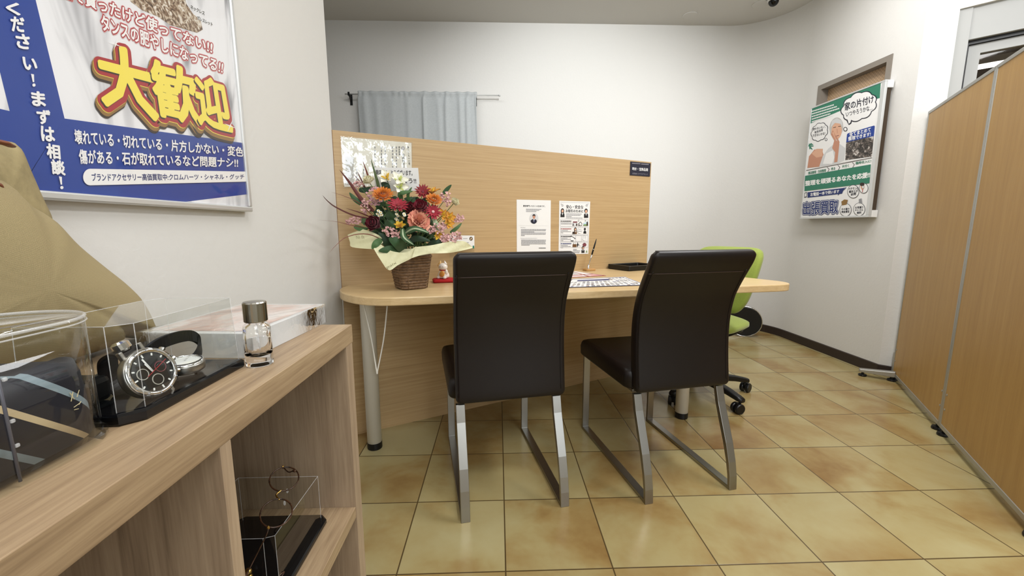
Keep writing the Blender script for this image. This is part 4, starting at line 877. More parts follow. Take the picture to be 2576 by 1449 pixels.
for i, x in enumerate((1340, 1260, 1100, 1020, 880, 640, 490)): 
    for j in range(7): p.poly([(x - 12, 330 + j * 70 + (480 if x < 1300 else 0) * (x < 700)), (x + 12, 332 + j * 70 + (480 if x < 1300 else 0) * (x < 700)), (x + 11, 375 + j * 70 + (480 if x < 1300 else 0) * (x < 700)), (x - 12, 373 + j * 70 + (480 if x < 1300 else 0) * (x < 700))], 'i_grey', 1)
for j in range(22):
    for i in range(6): p.ell((262 + i * 30, 560 + j * 28), 9, 10, 'i_lbl', 1, 8)
p.build('print', t)
sl = MB(); TL, TR, BR, BL = [onplane(q, A0 + PN * 0.004, PN) for q in ((856, 342), (1038, 357.5), (1038, 470), (864, 474))]; rows = []; NN = 22
rs = random.Random(4)
for j in range(NN + 1):
    rows.append([])
    for i in range(NN + 1):
        u, v = i / NN, j / NN; e = 1 if 0 < i < NN and 0 < j < NN else 0
        rows[-1].append(TL.lerp(TR, u).lerp(BL.lerp(BR, u), v) + PN * (0.0015 + e * rs.uniform(0, 0.0018)))
sl.grid(rows); sl.build('clear_sleeve', acrylic('sleeve_film', (0.97, 0.975, 0.98, 1), 3.4, 0.12, 0.7, 16), t, smooth=True, world=True)

# ================================================================== THINGS ON THE DESK
def P_(q, z=ZD): return atz(q, z)
# A3 print mat, red leaflets
def flat(name, label, cat, px, m, z=ZD + 0.0004, th=0.0008, group=None):
    P = [P_(q, z) for q in px]; c = sum(P, V3((0, 0, 0))) / 4; t = thing(name, label, cat, (c.x, c.y, z), 0, group); MB().extr(P, (0, 0, th)).build('sheet', m, t, world=True); return t
mt_px = [(1440, 702), (1572, 696.5), (1625, 717), (1415, 723.5)]
t = flat('desk_mat', 'wide print covered desk mat near the front edge of the desk', 'desk mat', mt_px, M['i_white'], ZD + 0.0012, 0.001)
p = Print((0, 0, ZD + 0.0024), (0, 0, 1))
A, B, C_, D_ = mt_px
def mp_(u, v): return (lerp(lerp(A[0], B[0], u), lerp(D_[0], C_[0], u), v), lerp(lerp(A[1], B[1], u), lerp(D_[1], C_[1], u), v))
def mq(u0, v0, u1, v1, m, l=1): p.poly([mp_(u0, v0), mp_(u1, v0), mp_(u1, v1), mp_(u0, v1)], m, l)
mq(0.0, 0.0, 1, 0.035, 'i_navy'); mq(0, 0.965, 1, 1, 'i_navy'); mq(0.0, 0, 0.012, 1, 'i_navy'); mq(0.988, 0, 1, 1, 'i_navy')
rm = random.Random(9)
mq(0.12, 0.16, 0.66, 0.30, 'i_navy')
for j in range(9):
    for i in range(15):
        if j < 3 and i < 10: continue
        v = 0.08 + j * 0.1; u = 0.03 + i * 0.0635
        mq(u, v, u + 0.05 * rm.uniform(0.6, 1.05), v + 0.06 * rm.uniform(0.5, 1), rm.choice(['i_grey', 'i_dnavy', 'i_lbl', 'i_brown', 'i_lgrey', 'i_navy', 'i_silver']))
p.build('print', t)
lf = [(1425, 684), (1450, 682.5), (1526, 693.5), (1425, 699)]
t = flat('leaflet', 'red and white printed leaflet under the edge of the desk mat', 'leaflet', lf, M['i_white'], ZD + 0.0002, 0.0006)
p = Print((0, 0, ZD + 0.0009), (0, 0, 1)); A, B, C_, D_ = lf
mq(0, 0.55, 1, 0.62, 'i_redtxt'); mq(0.55, 0.0, 0.62, 1, 'i_redtxt'); mq(0.1, 0.68, 0.5, 0.8, 'i_pink'); mq(0.68, 0.66, 0.95, 0.9, 'i_pink'); mq(0, 0.93, 1, 1, 'i_red'); mq(0.96, 0, 1, 1, 'i_red')
for j in range(4): mq(0.1, 0.12 + j * 0.1, 0.5, 0.15 + j * 0.1, 'i_grey')
p.build('print', t)
# pen in its wooden holder
pb = P_((1482, 681)); pn = thing('pen_stand', 'black and silver pen in a small wooden holder on desk', 'pen stand', (pb.x, pb.y, ZD + 0.0006), 0.4)
PW = mat('pen_base_wood', '#b98d55', 0.45, noise=0.1)
MB().loft([[(x, y, z) for x, y in rrect(0.066 - i, 0.05 - i, 0.014, 3)] for z, i in ((0, 0.002), (0.002, 0), (0.010, 0.001), (0.012, 0.005))]).build('base', PW, pn)
MB().lathe([(0.008, 0.012), (0.008, 0.014), (0.004, 0.018), (0.0062, 0.034), (0.0056, 0.034), (0.003, 0.020)], 18, (-0.006, 0, 0)).build('holder_cup', M['chrome'], pn, smooth=True)
tip = onplane((1500.5, 601), (pb.x, pb.y, 0), (0, 1, 0)); a = V3((pb.x - 0.005, pb.y - 0.002, ZD + 0.026)); tip.y = pb.y
pe = MB().tube([a, a.lerp(tip, 0.1), a.lerp(tip, 0.3), a.lerp(tip, 0.42)], [0.0018, 0.0028, 0.0034, 0.0037], 12).build('pen_grip', M['chrome'], pn, smooth=True, world=True)
MB().tube([a.lerp(tip, 0.42), a.lerp(tip, 0.45), a.lerp(tip, 0.62), a.lerp(tip, 0.85), tip], [0.0038, 0.0044, 0.0046, 0.0040, 0.0016], 12).build('pen_barrel', M['black_gloss'], pn, smooth=True, world=True)
MB().tube([a.lerp(tip, 0.615), a.lerp(tip, 0.63)], 0.0049, 12).build('pen_band', M['chrome'], pn, smooth=True, world=True)
# black tray
tl = pan(1.348, ZD, 0.010); vd = PN
tr = thing('tray', 'shallow black tray at the right end of the desk by the panel', 'tray', (tl.x, tl.y, ZD + 0.0006), math.atan2(vd.y, vd.x))
sgn = 1; LL, WWd = 0.178, 0.245
tb_ = MB(); 
def trr(i, z): return [(LL / 2 + x, sgn * WWd / 2 + y, z) for x, y in rrect(LL - 2 * i, WWd - 2 * i, 0.008, 4)]
tb_.loft([trr(0.004, 0.0), trr(0, 0.003), trr(0, 0.026), trr(0.002, 0.028), trr(0.014, 0.028), trr(0.017, 0.025), trr(0.018, 0.008)]); tb_.build('tray_body', M['black'], tr, smooth=False)
MB().b2((0.018, sgn * WWd / 2 - 0.05, 0.0085), (LL - 0.018, sgn * WWd / 2 - 0.046, 0.021)).build('tray_divider', M['black'], tr)
# lucky cat on its red cushion
cu_ = P_((1118, 709)); RED = mat('red_felt', '#b3161c', 0.8, bump=0.2, bscale=400, bdist=0.0006)
cs2 = thing('cushion', 'red square cushion under the white cat figurine on the desk', 'cushion', (cu_.x, cu_.y, ZD + 0.0006), math.radians(12))
MB().loft([[(x, y, z) for x, y in rrect(0.105 - i, 0.085 - i, 0.008, 3)] for z, i in ((0, 0.01), (0.004, 0.0), (0.010, 0.0), (0.0145, 0.012), (0.016, 0.03))]).build('body', RED, cs2, smooth=True)
ct = thing('cat_figurine', 'white ceramic beckoning cat with orange ears on the red cushion', 'figurine', (cu_.x - 0.004, cu_.y + 0.002, ZD + 0.0168), math.radians(-18)); ct.scale = (1.15, 1.15, 1.15)
CW = mat('white_ceramic', '#efe6dc', 0.25, coat=0.3); CO = mat('orange_glaze', '#dc9a4a', 0.3); CE = mat('ear_peach', '#e9c07e', 0.3)
MB().lathe([(0.012, 0.0), (0.021, 0.002), (0.024, 0.008), (0.023, 0.016), (0.018, 0.026), (0.014, 0.033), (0.012, 0.036)], 24).build('body', CW, ct, smooth=True)
MB().ell((0.002, -0.006, 0.046), (0.0185, 0.0165, 0.0155), 20, 12).build('head', CW, ct, smooth=True)
for x, m in ((-0.0125, CE), (0.0125, CW)):
    MB().lathe([(0.0075, 0), (0.004, 0.009), (0.0006, 0.0165)], 10, (x, -0.004, 0.055), R=Matrix.Rotation(-x * 22, 3, 'Y')).build('ear', m, ct, smooth=True)
MB().ell((-0.013, -0.002, 0.052), (0.010, 0.010, 0.010), 14, 8).build('patch', CE, ct, smooth=True)
MB().ring([(0.0135 * math.cos(a) + 0.001, 0.0135 * math.sin(a) - 0.003, 0.0335) for a in [2 * pi * k / 24 for k in range(24)]], 0.0022, 8).build('collar', RED, ct, smooth=True)
MB().ell((0.004, -0.021, 0.019), (0.011, 0.006, 0.0135), 14, 9, R=Matrix.Rotation(0.5, 3, 'Y')).build('coin', CO, ct, smooth=True)
for x in (-0.012, 0.014): MB().ell((x, -0.019, 0.005), (0.008, 0.009, 0.006), 12, 8).build('paw', CW, ct, smooth=True)
MB().ell((0.018, -0.010, 0.026), (0.006, 0.007, 0.011), 12, 8).build('arm', CW, ct, smooth=True)
for x in (-0.004, 0.008): MB().tube([(x - 0.003, -0.0215, 0.046), (x, -0.0222, 0.048), (x + 0.003, -0.0215, 0.046)], 0.0005, 5).build('eye', M['black'], ct)
# card in a clear stand behind the first chair
pc = onplane((1182, 640), A0 + PN * 0.045, PN); pu = (V3((pc.x, pc.y, 0)) - A0).dot(PD)
st_ = thing('card_stand', 'white card with round crest in clear stand behind the first leather chair', 'card stand', (pc.x, pc.y, ZD))
c1, c2 = onplane((1130, 592), A0 + PN * 0.045, PN), onplane((1193, 592.5), A0 + PN * 0.045, PN); cb1 = V3((c1.x, c1.y, c1.z - 0.058)); cb2 = V3((c2.x, c2.y, c2.z - 0.058))
MB().extr([c1, c2, cb2, cb1], PN * 0.0008).build('card', M['paper'], st_, world=True)
p = Print(A0 + PN * 0.0462, PN); p.ell((1185, 600.5), 4.2, 4.8, 'i_dark', 1); p.ell((1185, 600.5), 3.0, 3.5, 'i_gold', 2); p.line((1183, 603), (1187, 598), 1.0, 'i_white', 3); p.rows(1165, 1176, 599.5, 1.2, 'i_grey', 1); p.rows(1172, 1180, 609.5, 1.4, 'i_grey', 1); p.poly([(1189, 618), (1193, 618), (1193, 625), (1189, 625)], 'i_green', 1); p.build('print', st_)
b1 = V3((c1.x, c1.y, ZD + 0.0006)); b2 = V3((c2.x, c2.y, ZD + 0.0006))
MB().extr([c1 + V3((0, 0, 0.002)) - PN * 0.001, c2 + V3((0, 0, 0.002)) - PN * 0.001, b2 - PN * 0.001, b1 - PN * 0.001], PN * -0.002).build('stand', M['clear'], st_, world=True)
MB().extr([b1 + PN * 0.03, b2 + PN * 0.03, b2 - PN * 0.01, b1 - PN * 0.01], (0, 0, 0.002)).build('stand_base', M['clear'], st_, world=True)

# ================================================================== CURTAIN ON ITS ROD
YR = YB - 0.055
rd0, rd1 = aty((868, 239), YR), aty((1259, 238), YR)
cr = thing('curtain_rod', 'thin pale curtain rod on two black brackets high on the back wall', 'curtain rod', (rd0.x, YR, rd0.z))
zr = (rd0.z + rd1.z) / 2
MB().tube([(rd0.x, YR, zr), (rd1.x - 0.015, YR, zr)], 0.0055, 12).build('rod', M['alu_light'], cr, smooth=True, world=True)
MB().tube([(rd1.x - 0.015, YR, zr), (rd1.x, YR, zr)], 0.008, 12).build('end_cap', M['alu_light'], cr, smooth=True, world=True)
for px in (878, 1195.5):
    b = aty((px, 240), YR); m = MB(); m.b2((b.x - 0.008, YR - 0.004, zr - 0.012), (b.x + 0.008, YB, zr - 0.007)); m.b2((b.x - 0.008, YR - 0.010, zr - 0.012), (b.x + 0.008, YR - 0.006, zr + 0.016)); m.b2((b.x - 0.010, YB - 0.006, zr - 0.075), (b.x + 0.010, YB, zr + 0.016)); m.extr([(b.x - 0.004, YR, zr - 0.012), (b.x - 0.004, YB - 0.004, zr - 0.012), (b.x - 0.004, YB - 0.004, zr - 0.05)], (0.008, 0, 0))
    m.build('bracket', M['black'], cr, world=True)
ct0, ct1 = aty((901, 240), YR), aty((1199, 240), YR); rows = []; NX = 150
cz = [zr + 0.022, zr + 0.012, zr + 0.002, zr - 0.012, zr - 0.03, zr - 0.10, zr - 0.25, zr - 0.5, zr - 0.95]
folds = [(0.04, 0.030, 1.0), (0.16, 0.028, 0.6), (0.30, 0.03, 0.5), (0.44, 0.022, 0.55), (0.565, 0.012, 1.4), (0.66, 0.022, 0.6), (0.76, 0.018, 1.1), (0.86, 0.020, 0.9), (0.93, 0.016, 1.0), (0.985, 0.012, 1.2)]
for j, z in enumerate(cz):
    row = []
    for i in range(NX + 1):
        u = i / NX; y = 0
        for c, w, a in folds: y += a * math.exp(-((u - c - 0.004 * j * math.sin(c * 40)) / w) ** 2)
        amp = 0.006 if j < 4 else 0.014; ruf = 0.0035 * math.sin(u * 95 + 3 * math.sin(u * 17)) if j < 4 else 0.001 * math.sin(u * 60)
        belly = -0.008 if 1 <= j <= 2 else (0.004 if j == 3 else 0)
        row.append((lerp(ct0.x, ct1.x, u) + 0.004 * math.sin(j), YR - 0.010 + belly * 0.6 - amp * y - ruf, z + (0.003 * math.sin(u * 70) if j == 0 else 0)))
    rows.append(row)
tag(MB().grid(rows).build('curtain', M['curtain'], None, smooth=True, solid=0.0016), 'short grey cloth curtain gathered on the rod above the upright panel', 'curtain')

# ================================================================== POSTER BOARD IN FRONT OF THE SMALL WINDOW
XB_ = XR - 0.062; Z4 = zm(1980, 100, 500 / 1449)
def b4(q): return atx(Z4(q), XB_)
tl, tr_, br, bl = b4((172, 497)), b4((708, 295)), b4((612, 1294)), b4((103, 1306))
by0, by1 = (tr_.y + br.y) / 2, (tl.y + bl.y) / 2; bz0, bz1 = (br.z + bl.z) / 2, (tl.z + tr_.z) / 2
pb_ = thing('poster_board', 'green and white poster board in a pale aluminium frame on the right wall', 'poster', (XR, (by0 + by1) / 2, bz0))
MB().b2((XB_ + 0.004, by0 + 0.012, bz0 + 0.012), (XR - 0.012, by1 - 0.012, bz1 - 0.012)).build('backing', mat('dark_backing', '#453729', 0.6), pb_, world=True)
fm = MB()
for y0, y1, z0, z1 in ((by0, by1, bz0, bz0 + 0.014), (by0, by1, bz1 - 0.010, bz1), (by0, by0 + 0.024, bz0 + 0.014, bz1 - 0.010), (by1 - 0.008, by1, bz0 + 0.014, bz1 - 0.010)): fm.b2((XB_ - 0.004, y0, z0), (XB_ + 0.014, y1, z1))
fm.build('frame', M['alu_light'], pb_, world=True, bevel=0.0015)
for z0 in (bz0, bz1 - 0.045):
    for y0 in (by0 + 0.001, by1 - 0.041): MB().b2((XB_ + 0.0145, y0, z0), (XR - 0.008, y0 + 0.040, z0 + 0.045)).build('corner_block', M['white'], pb_, world=True, bevel=0.002)
p = Print((XB_ - 0.0012, 0, 0), (-1, 0, 0), Z4)
p.mb.add([(XB_ - 0.0010, by0 + 0.02, bz0 + 0.01), (XB_ - 0.0010, by1 - 0.006, bz0 + 0.01), (XB_ - 0.0010, by1 - 0.006, bz1 - 0.008), (XB_ - 0.0010, by0 + 0.02, bz1 - 0.008)], [(0, 1, 2, 3)], p.mi(M['i_white']))
p.poly([(178, 500), (684, 308), (676, 425), (500, 470), (168, 612)], 'i_green', 1)
for i in range(5): p.rows(180, 345 + i * 18 - (80 if i > 2 else 0), 518 + i * 19, 9, 'i_white', 2, -0.30, 0.05, i)
p.poly([(165, 612), (240, 598), (420, 560), (660, 470), (620, 860), (148, 935)], 'i_white', 1)
# photograph of the lady deep in thought
p.poly([(148, 935), (160, 850), (200, 800), (255, 800), (270, 850), (300, 870), (240, 925)], 'i_skin2', 2); p.poly([(180, 830), (215, 795), (262, 795), (258, 850), (215, 860)], 'i_skin', 3)
p.poly([(235, 925), (262, 845), (300, 795), (330, 770), (385, 760), (425, 790), (418, 880), (370, 900)], 'i_lgrey', 3); p.poly([(262, 905), (285, 830), (335, 805), (345, 860), (330, 905)], 'i_white', 4)
p.ell((360, 640), 50, 74, 'i_hair', 4, rot=0.15); p.ell((362, 665), 38, 62, 'i_skin', 5, rot=0.1); p.poly([(318, 640), (330, 590), (365, 572), (400, 590), (408, 640), (392, 612), (350, 606)], 'i_lgrey', 6)
p.line((338, 642), (358, 636), 4, 'i_dark', 6); p.line((374, 632), (394, 630), 4, 'i_dark', 6); p.line((360, 702), (380, 697), 4, 'i_maroon', 6); p.line((366, 650), (368, 682), 4, 'i_skin2', 6)
p.poly([(318, 690), (340, 668), (352, 710), (372, 745), (362, 790), (352, 850), (345, 895), (368, 890), (378, 800), (384, 745), (372, 720), (350, 690), (335, 660)], 'i_skin2', 6); p.poly([(345, 890), (352, 820), (330, 790), (345, 735), (320, 690), (330, 680), (356, 730), (380, 750), (372, 800), (368, 888)], 'i_skin2', 6)
for a in range(5): p.ell((172 + 6 * math.cos(a * 1.3), 775 + 14 * math.sin(a * 1.3)), 18, 5, 'i_green', 3, 10, a * 0.8)
# bubbles
def cloud(cx, cy, rx, ry, n, m='i_dnavy', ph=0.0, wob=0.11, w=6, l=7):
    def pts(e): return [(cx + (rx - e) * (1 + wob * abs(math.sin(n * a / 2 + ph))) * math.cos(a), cy + (ry - e) * (1 + wob * abs(math.sin(n * a / 2 + ph))) * math.sin(a) - 0.28 * (rx - e) * math.cos(a)) for a in [2 * pi * k / 90 for k in range(90)]]
    p.poly(pts(0), m, l); p.poly(pts(w), 'i_white', l + 1)
cloud(526, 486, 122, 98, 9); p.poly([(430, 580), (480, 575), (470, 610), (452, 622)], 'i_dnavy', 7); p.poly([(440, 572), (474, 568), (464, 603), (452, 613)], 'i_white', 9)
p.circ((427, 652), 15, 16, 'i_dnavy', 8, 5); cloud(238, 672, 58, 62, 9, w=4); p.circ((286, 727), 9, 10, 'i_dnavy', 8, 3)
p.text('家の片付け', [(420, 462), (634, 402), (634, 458), (424, 518)], 'i_dnavy', 10, 0.022); p.text('いつやろうかな…', [(430, 528), (626, 474), (626, 510), (434, 562)], 'i_dnavy', 10, 0.012)
for s, y, x0, x1 in (('使わないモノ、', 648, 190, 282), ('有効活用', 672, 202, 262), ('できないかな?', 696, 188, 280)): p.text(s, [(x0, y - 4), (x1, y - 24), (x1, y - 6), (x0, y + 14)], 'i_dnavy', 10, 0.02)
k = NT('printed_heap'); mpn = k.coords(); n1 = k.n('ShaderNodeTexNoise', i_Scale=42.0, i_Detail=3.0, i_Distortion=1.0); k.l(mpn, 0, n1, 'Vector'); r = k.ramp([(0.38, lin('#1e1a18')), (0.5, lin('#4b433d')), (0.6, lin('#7d726a')), (0.68, lin('#d5d0ca'))]); k.l(n1, 0, r, 0); k.l(r, 0, k.p, 'Base Color'); M['i_heap'] = k.m
p.poly([(432, 745), (634, 700), (620, 848), (612, 853), (425, 878)], 'i_heap', 3); p.poly([(438, 690), (445, 682), (636, 625), (641, 632), (634, 702), (432, 748)], 'i_blue', 4)
p.text('全てまとめて', [(455, 676), (612, 638), (610, 668), (456, 706)], 'i_white', 5, 0.03); p.text('整理できます!', [(448, 710), (612, 672), (610, 700), (448, 736)], 'i_white', 5, 0.03)
p.line((140, 953), (620, 860), 4, 'i_dark', 3)
for x in (298, 376, 482): p.line((x - 6, 928 - (x - 298) * 0.19), (x + 10, 944 - (x - 298) * 0.19), 3, 'i_dark', 3); p.line((x + 10, 944 - (x - 298) * 0.19), (x - 4, 968 - (x - 298) * 0.19), 3, 'i_dark', 3)
for s, x0, x1, y in (('遺品整理・生前整理', 155, 284, 962), ('売る', 322, 352, 932), ('片付く', 402, 452, 914), ('臨時収入に!', 502, 614, 890)): 
    dy = (x1 - x0) * 0.16; p.text(s, [(x0, y), (x1, y - dy), (x1, y - dy + 20), (x0, y + 20)], 'i_green', 3, 0.02)
p.poly([(132, 992), (612, 908), (601, 1046), (127, 1104)], 'i_green', 3); p.text('整理を頑張るあなたを応援!!', [(135, 1030), (606, 964), (602, 1004), (134, 1066)], 'i_white', 4, 0.045)
p.poly([(150, 1112), (418, 1080), (402, 1122), (150, 1152)], 'i_navy', 3); p.text('お電話一本で伺います', [(172, 1116), (382, 1092), (380, 1116), (172, 1142)], 'i_white', 4, 0.03)
p.poly([(128, 1116), (146, 1110), (144, 1148), (126, 1152)], 'i_dnavy', 3); p.poly([(131, 1120), (143, 1116), (141, 1142), (130, 1146)], 'i_white', 4); p.line((372, 1132), (420, 1078), 5, 'i_navy', 4); p.line((410, 1098), (432, 1076), 5, 'i_navy', 4)
Q = [(118, 1188), (374, 1166), (370, 1264), (118, 1276)]; p.text('出張買取', Q, 'i_navy', 3, 0.11, 14); p.text('出張買取', Q, 'i_white', 4, 0.055, 12); p.text('出張買取', Q, 'i_navy', 5, 0.022)
for cx, cy, r in ((484, 1106, 44), (560, 1082, 34)): p.ell((cx, cy), r * 0.97, r * 1.12, 'i_dnavy', 5)
for cx, cy, r in ((484, 1106, 41), (560, 1082, 31)): p.ell((cx, cy), r * 0.97, r * 1.12, 'i_white', 6)
p.ell((552, 1072), 14, 22, 'i_skin', 7); p.ell((550, 1054), 17, 13, 'i_dark', 8); p.circ((556, 1074), 9, 11, 'i_grey', 8, 3); p.line((554, 1088), (552, 1112), 5, 'i_red', 7)
for s, y, w in (('ベテランの', 1088, 36), ('鑑定士が', 1108, 32), ('訪問', 1128, 18)): p.text(s, [(486 - w, y - 8), (486 + w, y - 14), (486 + w, y + 4), (486 - w, y + 9)], 'i_dnavy', 8, 0.03)
for cx, cy, ls in ((428, 1240, ('その場で', '現金買取')), (528, 1236, ('お見積り', 'キャンセル', '無料'))):
    p.circ((cx, cy), 43, 48, 'i_dnavy', 5, 3)
    for i, s in enumerate(ls):
        w = 29 if len(s) > 2 else 16; y = cy - 6 + i * 19 - (8 if len(ls) > 2 else 0); p.text(s, [(cx - w, y - 6), (cx + w, y - 9), (cx + w, y + 8), (cx - w, y + 10)], 'i_dnavy', 8, 0.03)
p.poly([(398, 1180), (420, 1164), (446, 1168), (436, 1202), (404, 1208)], 'i_gold', 9); p.poly([(526, 1162), (546, 1156), (550, 1190), (528, 1194)], 'i_grey', 9)
p.build('print', pb_)

# ================================================================== FLOWER ARRANGEMENT
rf = random.Random(21)
B0, B1, B2 = P_((991, 724)), P_((1015, 731.5)), P_((1079, 725.5))
ex = (B2 - B1); ex.z = 0; bw = min(ex.length, 0.125); ex.normalize(); ey = V3((-ex.y, ex.x, 0)); bd = 0.115
BC = B1 + ex * bw / 2 + ey * bd / 2; BC.z = ZD
fa = thing('flower_arrangement', 'flower arrangement in a brown woven basket at the left end of the desk', 'flower arrangement', tuple(BC))
BAMB = mat('woven_bark', '#735a42', 0.75, noise=0.35, nscale=90, bump=0.5, bscale=220, bdist=0.002)
bs = MB(); NCO = 12; BHT = 0.125
def bring(k, r_out, z, sc): return [BC + ex * x * sc + ey * y * sc + V3((0, 0, z)) for x, y in rrect(bw + 2 * r_out, bd + 2 * r_out, 0.022, 5)]
for i in range(NCO):
    f = i / (NCO - 1); sc = lerp(0.98, 1.36, f); z = 0.0078 + f * BHT
    P = [q + V3((rf.uniform(-1, 1), rf.uniform(-1, 1), rf.uniform(-1, 1))) * 0.0011 for q in bring(0, -0.004, z, sc)]
    bs.ring(P, 0.0070 + rf.uniform(-0.0007, 0.0008), 8)
bs.loft([bring(0, -0.008, 0.003, 1.0), bring(0, -0.008, BHT, 1.30)], (True, False)); basket = bs.build('basket', BAMB, fa, smooth=True, world=True)
for i in range(5):
    a = bring(0, 0.0, 0.0, 1.0); b = bring(0, 0.0, BHT, 1.30); kk = (2 + i * 5) % len(a)
    MB().tube([lerp(a[kk], b[kk], t) for t in (0.02, 0.5, 0.98)], 0.0016, 6).build('binding_stake', BAMB, basket, smooth=True, world=True)
ZF = zm(790, 400, 420 / 1790); YF = BC.y
def fp(zx, zy, d=0.0): return aty(ZF((zx, zy)), YF + d)
MP = 0.00041
def fm_(name, col, rough=0.6, noise=0.12, ns=120): return mat(name, col, rough, noise=noise, nscale=ns, sheen=0.15)
FC = {k: fm_('petal_' + k, c) for k, c in dict(orange='#d9822a', orange_core='#b8601c', red='#84141f', crimson='#981a2c', dkred='#6e1226', rose='#8a172e', cream='#f0e9c8', white='#eeecdb', lime='#c8cf78', yellow='#d9b02c', amber='#c98a25', peach='#eaa98a', peach2='#e2927a', pink='#d6a9a4', paleviolet='#c99aa0', core='#d8b52e', green='#31522c', green2='#47693a', dkgreen='#1f3a22', stripe='#a9b894', blade='#5a2520', blade2='#6f3a2b', bladeg='#4a5a30', stem='#5d7a3e').items()}
def face(d): return V3(d).normalized().to_track_quat('Z', 'Y').to_matrix()
TOCAM = (CAM - BC).normalized()
def petals(mb, c, R, n, L, W, r0, el0, el1, cup=0.0, pw=0.8, rot=0.0, mi=0, jit=0.0, wave=0.0, ns=5, nt=4, z0=0.0, tipn=1.0):
    """n curved petals round the axis of frame R; el0/el1: elevation at base and tip"""
    for k in range(n):
        a = 2 * pi * k / n + rot + rf.uniform(-jit, jit); Lk = L * (1 + rf.uniform(-jit, jit) * 0.5); rows = []; r, z = r0, z0; e_j = rf.uniform(-jit, jit) * 0.5
        for i in range(ns + 1):
            s = i / ns; el = lerp(el0, el1, s) + e_j
            if i: r += Lk / ns * math.cos(el); z += Lk / ns * math.sin(el)
            w = W * (0.22 + 0.78 * s) if pw < 0 else W * (math.sin(pi * min(0.999, (0.10 + 0.90 * s) ** abs(pw))) ** 0.7 + 0.03) * (1 if s < 0.98 else 0.55 * tipn)
            if pw < 0 and i == ns: r -= L * 0.03
            row = []
            for j in range(nt + 1):
                t = -1 + 2 * j / nt; x = t * w; zz = z + cup * t * t * W + wave * math.sin(7 * t + 5 * s + k * 2) * s * W; rr = r - abs(cup) * 0.3 * t * t * W
                row.append(c + R @ V3((rr * math.cos(a) - x * math.sin(a), rr * math.sin(a) + x * math.cos(a), zz)))
            rows.append(row)
        mb.grid(rows, mi)
    return mb
def finish(mb, name, m, smooth=True, parent=None): return mb.build(name, m, parent or fa, smooth=smooth, world=True)
def stem(c, R, col='stem'):
    b = BC + V3((rf.uniform(-0.03, 0.03), rf.uniform(-0.02, 0.02), BHT - 0.01)); s = c - (R @ V3((0, 0, 0.006))); m = s.lerp(b, 0.5) + V3((0, 0, 0.02))
    return MB().tube(crv([s, m, b], 8), 0.0016, 6)
def strawflower(c, r, d):
    R = face(d); mb = MB()
    for i, (L, el, n, r0) in enumerate(((0.55, 0.10, 24, 0.45), (0.5, 0.45, 22, 0.40), (0.42, 0.85, 20, 0.36), (0.30, 1.25, 18, 0.33), (0.22, 1.6, 16, 0.28))): petals(mb, c, R, n, r * L, r * 0.085, r * r0, el, el + 0.25, 0.25, 0.9, rf.random(), jit=0.08, nt=2, ns=3)
    o = finish(mb, 'strawflower', FC['orange']); k = MB()
    for i in range(70):
        a, q = rf.uniform(0, 2 * pi), math.sqrt(rf.random()) * r * 0.36; p = c + R @ V3((q * math.cos(a), q * math.sin(a), r * 0.10)); k.ell(p, (r * 0.035, r * 0.035, r * 0.08), 5, 3, R=R)
    finish(k, 'flower_centre', FC['orange_core'], parent=o); finish(stem(c, R), 'stem', FC['stem'], parent=o)
def gerbera(c, r, d, col, ctr='white'):
    R = face(d); mb = MB(); petals(mb, c, R, 16, r * 0.85, r * 0.13, r * 0.16, 0.30, 0.05, 0.2, 0.75, 0, jit=0.12, nt=2); petals(mb, c, R, 14, r * 0.6, r * 0.12, r * 0.15, 0.6, 0.35, 0.2, 0.75, 0.2, jit=0.12, nt=2)
    o = finish(mb, 'gerbera', FC[col]); finish(MB().ell(c + R @ V3((0, 0, r * 0.08)), (r * 0.17, r * 0.17, r * 0.09), 12, 7, R=R), 'flower_centre', FC[ctr], parent=o); finish(stem(c, R), 'stem', FC['stem'], parent=o)
def rose(c, r, d, col, name='rose'):
    R = face(d); mb = MB()
    for n, L, W, r0, e0, e1, z in ((5, 0.90, 0.62, 0.12, 0.30, 0.40, -0.30), (5, 0.82, 0.55, 0.16, 0.65, 0.85, -0.25), (5, 0.72, 0.45, 0.14, 0.95, 1.2, -0.15), (4, 0.60, 0.34, 0.12, 1.25, 1.75, -0.05), (3, 0.48, 0.24, 0.08, 1.4, 1.9, 0.05), (3, 0.4, 0.16, 0.03, 1.45, 1.8, 0.12)):
        petals(mb, c, R, n, r * L, r * W, r * r0, e0, e1, 0.45, 0.62, rf.random() * 6, jit=0.10, wave=0.03, z0=z * r)
    o = finish(mb, name, FC[col]); finish(stem(c, R), 'stem', FC['stem'], parent=o)
def carnation(c, r, d, cols):
    R = face(d); mb = MB()
    for i, (n, L, el) in enumerate(((11, 1.0, 0.15), (11, 0.95, 0.5), (10, 0.85, 0.85), (8, 0.75, 1.15), (6, 0.65, 1.4))): petals(mb, c, R, n, r * L, r * 0.34, r * 0.05, el, el - 0.1, 0.1, -1, rf.random() * 6, mi=i % 2, jit=0.25, wave=0.35, ns=5, nt=6, z0=-0.2 * r)
    o = mb.build('carnation', [FC[x] for x in cols], fa, smooth=True, world=True); finish(stem(c, R), 'stem', FC['stem'], parent=o)
